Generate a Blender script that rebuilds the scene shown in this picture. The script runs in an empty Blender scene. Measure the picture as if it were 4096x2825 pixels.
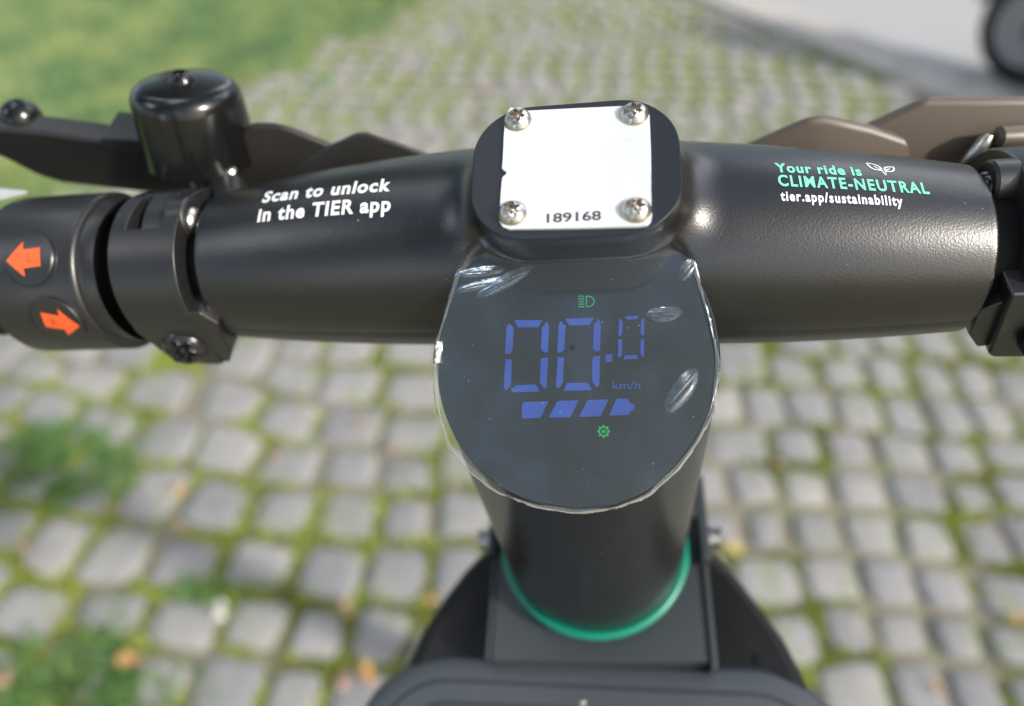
import bpy, bmesh, math, random
import numpy as np
from mathutils import Vector, Matrix

R_ = math.radians
random.seed(7)
rng = np.random.default_rng(7)
scene = bpy.context.scene
COL = scene.collection

# ------------------------------------------------------------------ camera
CAM_H = 1.28
PITCH = R_(45.8)
cd = bpy.data.cameras.new('camera')
cam = bpy.data.objects.new('camera', cd)
COL.objects.link(cam)
cam.location = (0, 0, CAM_H)
cam.rotation_euler = (math.pi / 2 - PITCH, 0, 0)
cd.sensor_width = 36.0
cd.lens = 24.0
cd.clip_start = 0.01
cd.clip_end = 500
cd.dof.use_dof = True
cd.dof.focus_distance = 0.186
cd.dof.aperture_fstop = 3.9
cd.dof.aperture_blades = 7
scene.camera = cam

# ------------------------------------------------------------------ light
SUN_DIR = Vector((0.80, -0.50, 0.62)).normalized()      # towards the sun
world = bpy.data.worlds.new('World')
scene.world = world
world.use_nodes = True
wn = world.node_tree.nodes
wl = world.node_tree.links
bg = wn.get('Background')
sky = wn.new('ShaderNodeTexSky')
sky.sky_type = 'NISHITA'
sky.sun_disc = False
sky.sun_elevation = math.asin(SUN_DIR.z)
sky.sun_rotation = math.atan2(SUN_DIR.x, SUN_DIR.y)
sky.air_density = 1.2
sky.dust_density = 2.5
sky.ozone_density = 1.0
# broken cloud over the whole sky
tcw = wn.new('ShaderNodeTexCoord')
cn = wn.new('ShaderNodeTexNoise')
cn.inputs['Scale'].default_value = 2.2
cn.inputs['Detail'].default_value = 6
cn.inputs['Roughness'].default_value = 0.55
cmap = wn.new('ShaderNodeMapping')
cmap.inputs['Location'].default_value = (9.7, 0.6, 3.3)
wl.new(tcw.outputs['Generated'], cmap.inputs[0])
wl.new(cmap.outputs[0], cn.inputs['Vector'])
cr_ = wn.new('ShaderNodeMapRange')
cr_.inputs['From Min'].default_value = 0.55
cr_.inputs['From Max'].default_value = 0.64
wl.new(cn.outputs[0], cr_.inputs[0])
cm = wn.new('ShaderNodeMix'); cm.data_type = 'RGBA'
wl.new(cr_.outputs[0], cm.inputs['Factor'])
wl.new(sky.outputs[0], cm.inputs['A'])
cm.inputs['B'].default_value = (20.0, 20.0, 20.5, 1)
wl.new(cm.outputs['Result'], bg.inputs[0])
bg.inputs[1].default_value = 0.15
sd = bpy.data.lights.new('sun', 'SUN')
sd.energy = 3.4
sd.angle = R_(4.0)
sd.color = (1.0, 0.95, 0.87)
sun = bpy.data.objects.new('sun', sd)
COL.objects.link(sun)
sun.rotation_euler = (-SUN_DIR).to_track_quat('-Z', 'Y').to_euler()
scene.view_settings.view_transform = 'Standard'
scene.view_settings.look = 'None'
scene.view_settings.exposure = 0.38
scene.view_settings.gamma = 1.0
scene.cycles.max_bounces = 8
scene.cycles.transparent_max_bounces = 12
scene.cycles.use_denoising = True

# ------------------------------------------------------------------ materials
def new_mat(name):
    m = bpy.data.materials.new(name)
    m.use_nodes = True
    return m, m.node_tree.nodes, m.node_tree.links, m.node_tree.nodes['Principled BSDF']

def noise(n, l, scale, detail=3, rough=0.5, coord='Object', vec_scale=None):
    tc = n.new('ShaderNodeTexCoord')
    t = n.new('ShaderNodeTexNoise')
    t.inputs['Scale'].default_value = scale
    t.inputs['Detail'].default_value = detail
    t.inputs['Roughness'].default_value = rough
    if vec_scale:
        mp = n.new('ShaderNodeMapping')
        mp.inputs['Scale'].default_value = vec_scale
        l.new(tc.outputs[coord], mp.inputs[0])
        l.new(mp.outputs[0], t.inputs['Vector'])
    else:
        l.new(tc.outputs[coord], t.inputs['Vector'])
    return t

def ramp(n, l, src, stops):
    r = n.new('ShaderNodeValToRGB')
    e = r.color_ramp.elements
    while len(e) > 1:
        e.remove(e[-1])
    e[0].position = stops[0][0]
    e[0].color = (*stops[0][1], 1)
    for p, c in stops[1:]:
        k = e.new(p)
        k.color = (*c, 1)
    l.new(src, r.inputs[0])
    return r

def bump(n, l, src, b, strength, dist):
    bp = n.new('ShaderNodeBump')
    bp.inputs['Strength'].default_value = strength
    bp.inputs['Distance'].default_value = dist
    l.new(src, bp.inputs['Height'])
    l.new(bp.outputs[0], b.inputs['Normal'])
    return bp

def simple(name, col, rough=0.5, metal=0.0, spec=0.5, bumps=None, specks=False, coat=0.0, rough_var=0.0):
    m, n, l, b = new_mat(name)
    b.inputs['Base Color'].default_value = (*col, 1)
    b.inputs['Roughness'].default_value = rough
    b.inputs['Metallic'].default_value = metal
    b.inputs['Specular IOR Level'].default_value = spec
    b.inputs['Coat Weight'].default_value = coat
    b.inputs['Coat Roughness'].default_value = 0.08
    if bumps:
        t = noise(n, l, bumps[0], 2)
        bump(n, l, t.outputs[0], b, bumps[1], bumps[2])
    if specks:
        # light dust specks and faint smudges
        v = n.new('ShaderNodeTexVoronoi')
        v.inputs['Scale'].default_value = 210
        tc = n.new('ShaderNodeTexCoord')
        l.new(tc.outputs['Object'], v.inputs['Vector'])
        big = noise(n, l, 45, 4, 0.7)
        thr = n.new('ShaderNodeMath'); thr.operation = 'MULTIPLY_ADD'
        thr.inputs[1].default_value = 0.22; thr.inputs[2].default_value = -0.085
        l.new(big.outputs[0], thr.inputs[0])
        lt = n.new('ShaderNodeMath'); lt.operation = 'LESS_THAN'
        l.new(v.outputs['Distance'], lt.inputs[0]); l.new(thr.outputs[0], lt.inputs[1])
        mx = n.new('ShaderNodeMix'); mx.data_type = 'RGBA'
        mx.inputs['A'].default_value = (*col, 1)
        mx.inputs['B'].default_value = (0.30, 0.28, 0.26, 1)
        l.new(lt.outputs[0], mx.inputs['Factor'])
        l.new(mx.outputs['Result'], b.inputs['Base Color'])
    if rough_var:
        t2 = noise(n, l, 60, 5, 0.7)
        mr = n.new('ShaderNodeMapRange')
        mr.inputs['To Min'].default_value = rough - rough_var
        mr.inputs['To Max'].default_value = rough + rough_var
        l.new(t2.outputs[0], mr.inputs[0])
        l.new(mr.outputs[0], b.inputs['Roughness'])
    return m

M = {}
M['paint'] = simple('black_satin_paint', (0.006, 0.006, 0.006), 0.33, spec=1.0, bumps=(1800, 0.16, 0.0004), specks=True, rough_var=0.06)
M['stem'] = simple('black_stem_paint', (0.007, 0.007, 0.007), 0.28, spec=0.9, bumps=(900, 0.04, 0.0003), specks=True, rough_var=0.03)
M['matte'] = simple('black_matte_plastic', (0.013, 0.013, 0.013), 0.36, spec=0.8, bumps=(2200, 0.12, 0.0002), rough_var=0.05)
M['cover'] = simple('black_cover_plastic', (0.006, 0.009, 0.014), 0.42, spec=0.5, bumps=(2600, 0.10, 0.0002), specks=False)
M['wing'] = simple('black_plastic_warm_lit', (0.105, 0.080, 0.058), 0.45, spec=0.6, rough_var=0.05)  # black plastic; warm light and reflection painted into its brown base
M['wing_shaded'] = simple('black_plastic_shaded', (0.022, 0.020, 0.017), 0.45, spec=0.5, rough_var=0.05)  # same plastic on the left side, its shade painted as a darker base
M['gloss'] = simple('gloss_black', (0.006, 0.006, 0.006), 0.20, spec=0.6, rough_var=0.04)
M['rubber'] = simple('black_rubber', (0.02, 0.02, 0.02), 0.7, spec=0.3, bumps=(800, 0.3, 0.0004))
M['hollow'] = simple('shaded_hollow', (0.004, 0.004, 0.004), 0.6, spec=0.2)  # near-black colour stands in for the shade inside recesses
M['steel'] = simple('brushed_stainless_steel', (0.62, 0.58, 0.52), 0.28, metal=1.0, bumps=(1500, 0.08, 0.0002), rough_var=0.06)
M['darksteel'] = simple('oiled_black_bolt', (0.05, 0.05, 0.05), 0.22, metal=0.6, bumps=(700, 0.25, 0.0003))
def plate_mat():
    m, n, l, b = new_mat('white_label_plastic')
    t = noise(n, l, 70, 6, 0.75)
    r = ramp(n, l, t.outputs[0], [(0.34, (0.565, 0.57, 0.57)), (0.46, (0.60, 0.62, 0.63)), (0.62, (0.62, 0.645, 0.66))])
    l.new(r.outputs[0], b.inputs['Base Color'])
    b.inputs['Roughness'].default_value = 0.25
    b.inputs['Coat Weight'].default_value = 0.3
    t2 = noise(n, l, 1.0, 3, 0.6, vec_scale=(1400, 120, 700))
    bump(n, l, t2.outputs[0], b, 0.05, 0.0002)
    return m
M['plate'] = plate_mat()
M['print_black'] = simple('black_print', (0.03, 0.03, 0.04), 0.35)
M['print_white'] = simple('white_print', (0.85, 0.85, 0.84), 0.5)
M['print_mint'] = simple('mint_print', (0.20, 0.72, 0.50), 0.5)
M['orange'] = simple('orange_print', (0.85, 0.12, 0.025), 0.5)
M['green'] = simple('green_anodised_ring', (0.0, 0.22, 0.14), 0.36, spec=0.6)
M['slate'] = simple('dark_slate_plate', (0.028, 0.036, 0.042), 0.45, spec=1.0, bumps=(1200, 0.05, 0.0002), rough_var=0.04)
M['lid'] = simple('dark_slate_plastic_lid', (0.040, 0.050, 0.060), 0.48, spec=1.0, bumps=(1500, 0.06, 0.0002), specks=True, rough_var=0.04)
M['dome'] = simple('black_dome_plastic', (0.008, 0.008, 0.008), 0.38, spec=0.4)

def emis(name, col, st, base):
    m, n, l, b = new_mat(name)
    b.inputs['Base Color'].default_value = (*base, 1)
    b.inputs['Roughness'].default_value = 0.3
    b.inputs['Emission Color'].default_value = (*col, 1)
    b.inputs['Emission Strength'].default_value = st
    t = noise(n, l, 90, 3, 0.6)
    mr = n.new('ShaderNodeMapRange')
    mr.inputs['From Min'].default_value = 0.3; mr.inputs['From Max'].default_value = 0.7
    mr.inputs['To Min'].default_value = st * 0.8; mr.inputs['To Max'].default_value = st * 1.2
    l.new(t.outputs[0], mr.inputs[0]); l.new(mr.outputs[0], b.inputs['Emission Strength'])
    return m
M['led_blue'] = emis('blue_led', (0.045, 0.11, 0.52), 0.50, (0.02, 0.03, 0.08))
M['led_green'] = emis('green_led', (0.03, 0.40, 0.12), 0.75, (0.01, 0.05, 0.02))

# display window: dark glass with a fine dot screen
def display_mat():
    m, n, l, b = new_mat('display_dot_screen')
    tc = n.new('ShaderNodeTexCoord')
    mp = n.new('ShaderNodeMapping')
    mp.inputs['Rotation'].default_value = (0, 0, R_(45))
    mp.inputs['Scale'].default_value = (1 / 0.00052,) * 3
    l.new(tc.outputs['UV'], mp.inputs[0])
    v = n.new('ShaderNodeTexVoronoi')
    v.inputs['Randomness'].default_value = 0.0
    v.inputs['Scale'].default_value = 1.0
    l.new(mp.outputs[0], v.inputs['Vector'])
    r = ramp(n, l, v.outputs['Distance'], [(0.0, (0.006, 0.008, 0.014)), (0.30, (0.008, 0.010, 0.016)), (0.42, (0.020, 0.032, 0.035)), (1.0, (0.021, 0.033, 0.036))])
    l.new(r.outputs[0], b.inputs['Base Color'])
    b.inputs['Specular IOR Level'].default_value = 1.0
    rr = ramp(n, l, v.outputs['Distance'], [(0.30, (0.4, 0.4, 0.4)), (0.42, (0.14, 0.14, 0.14))])
    l.new(rr.outputs[0], b.inputs['Roughness'])
    t = noise(n, l, 38, 2, 0.5)
    bump(n, l, t.outputs[0], b, 0.25, 0.0012)
    return m
M['display'] = display_mat()

def film_mat(name, gloss_rough, haze, bscale, bstr):
    m, n, l, b = new_mat(name)
    out = n['Material Output']
    n.remove(b)
    tr = n.new('ShaderNodeBsdfTransparent')
    gl = n.new('ShaderNodeBsdfGlossy')
    gl.inputs['Roughness'].default_value = gloss_rough
    gl.inputs['Color'].default_value = (0.9, 0.95, 1.0, 1)
    df = n.new('ShaderNodeBsdfDiffuse')
    df.inputs['Color'].default_value = (0.55, 0.58, 0.6, 1)
    fr = n.new('ShaderNodeFresnel')
    fr.inputs['IOR'].default_value = 1.95
    t = noise(n, l, bscale, 1.0 if haze < 0.2 else 4, 0.4)
    bp = n.new('ShaderNodeBump')
    bp.inputs['Strength'].default_value = bstr
    bp.inputs['Distance'].default_value = 0.0008
    l.new(t.outputs[0], bp.inputs['Height'])
    l.new(bp.outputs[0], gl.inputs['Normal'])
    l.new(bp.outputs[0], fr.inputs['Normal'])
    m1 = n.new('ShaderNodeMixShader')
    l.new(fr.outputs[0], m1.inputs[0]); l.new(tr.outputs[0], m1.inputs[1]); l.new(gl.outputs[0], m1.inputs[2])
    m2 = n.new('ShaderNodeMixShader')
    l.new(m1.outputs[0], m2.inputs[1]); l.new(df.outputs[0], m2.inputs[2])
    if haze > 0.2:
        t3 = noise(n, l, 500, 4, 0.7)
        mr = n.new('ShaderNodeMapRange')
        mr.inputs['From Min'].default_value = 0.38; mr.inputs['From Max'].default_value = 0.68
        mr.inputs['To Min'].default_value = haze * 0.15 if name != 'film_bubble' else 0.0; mr.inputs['To Max'].default_value = min(1, haze * 1.7) if name != 'film_bubble' else 0.08
        l.new(t3.outputs[0], mr.inputs[0]); l.new(mr.outputs[0], m2.inputs[0])
    else:
        # tiny dust specks
        v = n.new('ShaderNodeTexVoronoi'); v.inputs['Scale'].default_value = 240
        tc = n.new('ShaderNodeTexCoord'); l.new(tc.outputs['Object'], v.inputs['Vector'])
        lt = n.new('ShaderNodeMapRange')
        lt.inputs['From Min'].default_value = 0.02; lt.inputs['From Max'].default_value = 0.06
        lt.inputs['To Min'].default_value = 0.55; lt.inputs['To Max'].default_value = haze
        l.new(v.outputs['Distance'], lt.inputs[0])
        l.new(lt.outputs[0], m2.inputs[0])
    l.new(m2.outputs[0], out.inputs[0])
    return m
M['film'] = film_mat('clear_protective_film', 0.07, 0.03, 40, 0.25)
M['film_edge'] = film_mat('frayed_film_edge', 0.12, 0.13, 200, 0.8)
M['bubble'] = film_mat('film_bubble', 0.14, 0.205, 120, 0.5)

# ------------------------------------------------------------------ mesh helpers
def link(o, parent=None):
    COL.objects.link(o)
    if parent is not None:
        o.parent = parent
    return o

def mesh_obj(name, verts, faces, mat, parent=None, smooth=False, sharp=None):
    me = bpy.data.meshes.new(name)
    me.from_pydata([tuple(map(float, v)) for v in verts], [], faces)
    me.update()
    o = bpy.data.objects.new(name, me)
    if isinstance(mat, (list, tuple)):
        for k in mat:
            me.materials.append(k)
    else:
        me.materials.append(mat)
    if smooth:
        me.polygons.foreach_set('use_smooth', [True] * len(me.polygons))
        if sharp:
            me.set_sharp_from_angle(angle=R_(sharp))
    return link(o, parent)

# scooter frame: millimetres, X right along the bar, Y forward, Z up the stem, origin in the display
def _n(v):
    return v / np.linalg.norm(v)
_sup = _n(np.array([-.165, .712, -1.0]))
_e = np.array([1.170, .0054, -.139]); _e = _n(_e - _sup * _e.dot(_sup))
_fw = np.cross(_e, _sup)
_P0 = np.array([0.0967, -0.0247, 1.0]) * 0.185
def _cw(v):
    c, s = math.cos(PITCH), math.sin(PITCH)
    return np.array([v[0], v[2] * c + v[1] * s, -v[2] * s + v[1] * c])
AX = np.array([_cw(_e), _cw(_fw), _cw(_sup)])          # rows: local axes in world
ORG = _cw(_P0) + np.array([0, 0, CAM_H])
BASE_LEN = (ORG[2] - 0.0) / AX[2][2] * 1000            # mm down the stem to the ground
BASE = np.array([-1.0, 4.2, -BASE_LEN])
ROOT_W = ORG + (BASE / 1000) @ AX

root = bpy.data.objects.new('electric_scooter', None)
root.empty_display_size = 0.1
COL.objects.link(root)
root.matrix_world = Matrix(((AX[0][0], AX[1][0], AX[2][0], ROOT_W[0]),
                            (AX[0][1], AX[1][1], AX[2][1], ROOT_W[1]),
                            (AX[0][2], AX[1][2], AX[2][2], ROOT_W[2]),
                            (0, 0, 0, 1)))
root['label'] = 'black rental electric scooter with round blue digital display and white number plate on its handlebar'
root['category'] = 'electric scooter'
def L(v):
    return (np.asarray(v, float) - BASE) / 1000.0

def part(name, verts, faces, mat, parent=None, smooth=True, sharp=35):
    return mesh_obj(name, L(np.array(verts, float)), faces, mat, parent if parent is not None else root, smooth, sharp)

def bevel_mod(o, w, seg=2, angle=35):
    b = o.modifiers.new('bevel', 'BEVEL')
    b.width = w / 1000.0
    b.segments = seg
    b.limit_method = 'ANGLE'
    b.angle_limit = R_(angle)
    b.harden_normals = True
    return o

def frame_from(axis, hint=(0, 0, 1)):
    a = _n(np.array(axis, float))
    h = np.array(hint, float)
    u = h - a * h.dot(a)
    if np.linalg.norm(u) < 1e-4:
        h = np.array([1.0, 0, 0]); u = h - a * h.dot(a)
    u = _n(u)
    return u, np.cross(a, u), a

def lathe(profile, origin, axis, seg=48, hint=(0, 0, 1), close_start=True, close_end=True, arc=None):
    """profile: (radius, distance along axis)"""
    u, w, a = frame_from(axis, hint)
    o = np.array(origin, float)
    vs, fs = [], []
    full = arc is None
    ths = [2 * math.pi * i / seg for i in range(seg)] if full else [arc[0] + (arc[1] - arc[0]) * i / seg for i in range(seg + 1)]
    n = len(ths)
    for r, h in profile:
        for t in ths:
            vs.append(o + a * h + r * (math.cos(t) * u + math.sin(t) * w))
    for k in range(len(profile) - 1):
        for i in range(n if full else n - 1):
            j = (i + 1) % n
            fs.append((k * n + i, k * n + j, (k + 1) * n + j, (k + 1) * n + i))
    if full and close_start:
        fs.append(tuple(reversed(range(n))))
    if full and close_end:
        fs.append(tuple((len(profile) - 1) * n + i for i in range(n)))
    return vs, fs

def prism(poly, base_o, ux, uy, uz, h0, h1):
    """polygon in (ux,uy) extruded along uz from h0 to h1"""
    o = np.array(base_o, float); ux = np.array(ux, float); uy = np.array(uy, float); uz = np.array(uz, float)
    n = len(poly)
    vs = [o + ux * p[0] + uy * p[1] + uz * h0 for p in poly] + [o + ux * p[0] + uy * p[1] + uz * h1 for p in poly]
    fs = [tuple(reversed(range(n))), tuple(range(n, 2 * n))]
    for i in range(n):
        j = (i + 1) % n
        fs.append((i, j, n + j, n + i))
    return vs, fs

def merge(*parts):
    vs, fs = [], []
    for v, f in parts:
        k = len(vs)
        vs += list(v)
        fs += [tuple(i + k for i in q) for q in f]
    return vs, fs

def rrect(hx, hy, r, cx=0, cy=0, seg=8):
    pts = []
    for qx, qy, a0 in ((1, 1, 0), (-1, 1, 90), (-1, -1, 180), (1, -1, 270)):
        for k in range(seg + 1):
            a = R_(a0 + 90 * k / seg)
            pts.append((cx + qx * (hx - r) + r * math.cos(a), cy + qy * (hy - r) + r * math.sin(a)))
    return pts

# ------------------------------------------------------------------ handlebar housing (smooth blended solid)
BC = (52.5, -5.0)
def bar_c(x):
    x = np.asarray(x, float)
    d = np.where(x > 0, 0.063 * x, 1.95 * (np.minimum(x, 0) / 118) ** 2)
    return BC[0] - .72 * d, BC[1] - .69 * d
def bar_r(x):
    x = np.asarray(x, float)
    return np.where(x > 0, 31.6 - 7.3 * (np.abs(x) / 111) ** 2, 31.6 - 7 * (np.abs(np.minimum(x, 0)) / 118) ** 2.3)

PG = R_(13)
PN = np.array([0, -math.sin(PG), math.cos(PG)])       # plate normal
PT = np.array([0, math.cos(PG), math.sin(PG)])        # plate 'up'
PC = np.array([0.85, 35.55, 38.4])                    # centre of the number plate
PS = 1.03
DB = R_(23.2)
DN = np.array([0, -math.sin(DB), math.cos(DB)])       # display normal
DT = np.array([0, math.cos(DB), math.sin(DB)])
XS = np.array([1.0, 0, 0])

def smin(a, b, k):
    h = np.clip(0.5 + 0.5 * (b - a) / k, 0, 1)
    return b * (1 - h) + a * h - k * h * (1 - h)
def smax(a, b, k):
    return -smin(-a, -b, k)

def sdf_body(X, Y, Z):
    yc, zc = bar_c(X)
    bar = np.hypot(Y - yc, Z - zc) - bar_r(X)
    # pocket for the display
    dn = Y * DN[1] + Z * DN[2]
    rs = np.hypot(X + 1.0, Y - 4.2)
    pocket = smax(0.25 - dn, rs - 39.0, 1.0)          # inside: above plane and in the stem
    bar = smax(bar, -pocket, 1.2)
    px = X - PC[0]
    py = Y - PC[1]; pz = Z - PC[2]
    t = py * PT[1] + pz * PT[2]
    d = -(py * PN[1] + pz * PN[2])                    # depth below plate plane
    t0 = 0.9 + 0.13 * d + np.maximum(0, d - 6) * 0.12
    hx = 26.6 + 0.055 * d
    hy = 20.8 - 0.10 * d
    r = 15.0
    qx = np.abs(px) - (hx - r)
    qy = np.abs(t - t0) - (hy - r)
    rr = np.hypot(np.maximum(qx, 0), np.maximum(qy, 0)) + np.minimum(np.maximum(qx, qy), 0) - r
    pod = smax(rr, 0.6 - d, 1.2)
    pod = smax(pod, d - 34, 3)
    f = smin(bar, pod, 13.0)
    # keep the front wall of the pod crisp above the display
    inside = smax(pod, -(0.2 - dn), 1.0)
    k = 1 / (1 + np.exp(np.clip((Y - 30) * 0.9, -40, 40)))
    f2 = np.minimum(bar, pod)
    f = f * (1 - k) + f2 * k
    # ends
    f = smax(f, -119.3 - X, 1.2)
    f = smax(f, X - 111.3, 1.2)
    return f

def surface_nets(fn, lo, hi, h):
    nx, ny, nz = [int(math.ceil((hi[i] - lo[i]) / h)) + 1 for i in range(3)]
    xs = lo[0] + h * np.arange(nx); ys = lo[1] + h * np.arange(ny); zs = lo[2] + h * np.arange(nz)
    X, Y, Z = np.meshgrid(xs, ys, zs, indexing='ij')
    F = fn(X, Y, Z)
    S = F < 0
    c = [S[:-1, :-1, :-1], S[1:, :-1, :-1], S[:-1, 1:, :-1], S[1:, 1:, :-1], S[:-1, :-1, 1:], S[1:, :-1, 1:], S[:-1, 1:, 1:], S[1:, 1:, 1:]]
    cnt = sum(k.astype(np.int8) for k in c)
    act = (cnt > 0) & (cnt < 8)
    idx = -np.ones(act.shape, np.int64)
    ci = np.argwhere(act)
    idx[act] = np.arange(len(ci))
    offs = np.array([[i, j, k] for i in (0, 1) for j in (0, 1) for k in (0, 1)])
    acc = np.zeros((len(ci), 3)); num = np.zeros(len(ci))
    for a in range(8):
        for ax in range(3):
            if offs[a][ax] == 0:
                pa = ci + offs[a]
                ob = offs[a].copy(); ob[ax] = 1
                pb = ci + ob
                fa = F[pa[:, 0], pa[:, 1], pa[:, 2]]; fb = F[pb[:, 0], pb[:, 1], pb[:, 2]]
                cr = (fa < 0) != (fb < 0)
                t = np.where(cr, fa / np.where(cr, fa - fb, 1), 0)
                p = pa + t[:, None] * (pb - pa)
                acc += p * cr[:, None]; num += cr
    V = np.array(lo) + h * acc / num[:, None]
    quads = []
    for ax in range(3):
        b, cc = (ax + 1) % 3, (ax + 2) % 3
        sl0 = [slice(None)] * 3; sl1 = [slice(None)] * 3
        sl0[ax] = slice(0, -1); sl1[ax] = slice(1, None)
        s0 = S[tuple(sl0)]; s1 = S[tuple(sl1)]
        e = np.argwhere(s0 != s1)
        ok = (e[:, b] > 0) & (e[:, cc] > 0) & (e[:, b] < F.shape[b] - 1) & (e[:, cc] < F.shape[cc] - 1)
        e = e[ok]
        flip = s0[e[:, 0], e[:, 1], e[:, 2]]
        q = []
        for db, dc in ((-1, -1), (0, -1), (0, 0), (-1, 0)):
            p = e.copy(); p[:, b] += db; p[:, cc] += dc
            q.append(idx[p[:, 0], p[:, 1], p[:, 2]])
        q = np.stack(q, 1)
        q[~flip] = q[~flip][:, ::-1]
        quads.append(q)
    Q = np.concatenate(quads)
    return V, Q

def grad(fn, P, e=0.15):
    g = np.zeros_like(P)
    for i in range(3):
        a = P.copy(); a[:, i] += e
        b = P.copy(); b[:, i] -= e
        g[:, i] = (fn(a[:, 0], a[:, 1], a[:, 2]) - fn(b[:, 0], b[:, 1], b[:, 2])) / (2 * e)
    return g

def project(fn, P, it=4):
    P = P.copy()
    for _ in range(it):
        g = grad(fn, P)
        f = fn(P[:, 0], P[:, 1], P[:, 2])
        s = np.maximum((g ** 2).sum(1), 0.05)
        st = -(f / s)[:, None] * g
        ln = np.linalg.norm(st, axis=1)
        st *= np.minimum(1, 0.8 / np.maximum(ln, 1e-6))[:, None]
        P += st
    return P

V, Q = surface_nets(sdf_body, (-121.5, 14, -42), (113.5, 90, 43), 0.85)
V = project(sdf_body, V)
body = part('handlebar_housing', V, [tuple(map(int, q)) for q in Q], M['paint'], smooth=True, sharp=50)

# bottom cover strip of the housing (seam along the underside)
vs, fs = [], []
xs_ = np.linspace(-118.6, 110.4, 70)
ph = np.radians(np.linspace(-9, -165, 34))
for x in xs_:
    yc, zc = bar_c(x)
    r = bar_r(x) + 0.55
    for p_ in ph:
        rr = r if 0 < list(ph).index(p_) < len(ph) - 1 else r - 0.6
        vs.append((x, yc - rr * math.cos(p_), zc + rr * math.sin(p_)))
m_ = len(ph)
for i in range(len(xs_) - 1):
    for j in range(m_ - 1):
        fs.append((i * m_ + j, i * m_ + j + 1, (i + 1) * m_ + j + 1, (i + 1) * m_ + j))
fs.append(tuple(range(m_)))
fs.append(tuple(reversed([(len(xs_) - 1) * m_ + j for j in range(m_)])))
part('lower_cover', vs, fs, M['paint'], smooth=True, sharp=40)

# ------------------------------------------------------------------ stem
SR = 38.6
vs, fs = [], []
n_ = 128
for i in range(n_):
    t = 2 * math.pi * i / n_
    x, y = -1 + SR * math.cos(t), 4.2 + SR * math.sin(t)
    ztop = math.tan(DB) * y - 0.35
    x1, y1 = -1 + (SR - 0.5) * math.cos(t), 4.2 + (SR - 0.5) * math.sin(t)
    vs.append((x1, y1, math.tan(DB) * y1))
    vs.append((x, y, ztop - 0.3))
for z in (-40, -145.5):
    for i in range(n_):
        t = 2 * math.pi * i / n_
        vs.append((-1 + SR * math.cos(t), 4.2 + SR * math.sin(t), z))
for i in range(n_):
    j = (i + 1) % n_
    fs.append((2 * i + 1, 2 * j + 1, 2 * j, 2 * i))
    fs.append((2 * n_ + i, 2 * n_ + j, 2 * j + 1, 2 * i + 1))
    fs.append((3 * n_ + i, 3 * n_ + j, 2 * n_ + j, 2 * n_ + i))
fs.append(tuple(2 * i for i in range(n_)))
stem = part('stem', vs, fs, M['stem'], sharp=30)

v_, f_ = lathe([(30, -BASE_LEN + 190), (30, -160), (34, -150)], (-1, 4.2, 0), (0, 0, 1), 48)
part('lower_stem', v_, f_, M['stem'])

# green trim ring round the stem
prof = []
for k in range(17):
    a = 2 * math.pi * k / 16
    prof.append((SR + 0.8 + 2.1 * math.cos(a), -144.0 + 1.9 * math.sin(a)))
v_, f_ = lathe(prof, (-1, 4.2, 0), (0, 0, 1), 96, close_start=False, close_end=False)
part('green_ring', v_, f_, M['green'])

# ------------------------------------------------------------------ display
def dpt(x, t, h=0.0):
    return XS * x + DT * t + DN * h
# glass: ellipse with the pod cutting its top
ell = []
for i in range(120):
    a = 2 * math.pi * i / 120
    ell.append((-1 + 38.2 * math.cos(a), 4.57 + 41.5 * math.sin(a)))
v_, f_ = prism(ell, (0, 0, 0), XS, DT, DN, -0.4, 0.55)
disp = part('display_screen', v_, f_, M['display'], smooth=True, sharp=40)
uvl = disp.data.uv_layers.new(name='UVMap')
for lp in disp.data.loops:
    co = np.array(disp.data.vertices[lp.vertex_index].co) * 1000 + BASE
    uvl.data[lp.index].uv = (co[0] / 1000, co.dot(DT) / 1000)
bevel_mod(disp, 0.3, 2)

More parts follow.
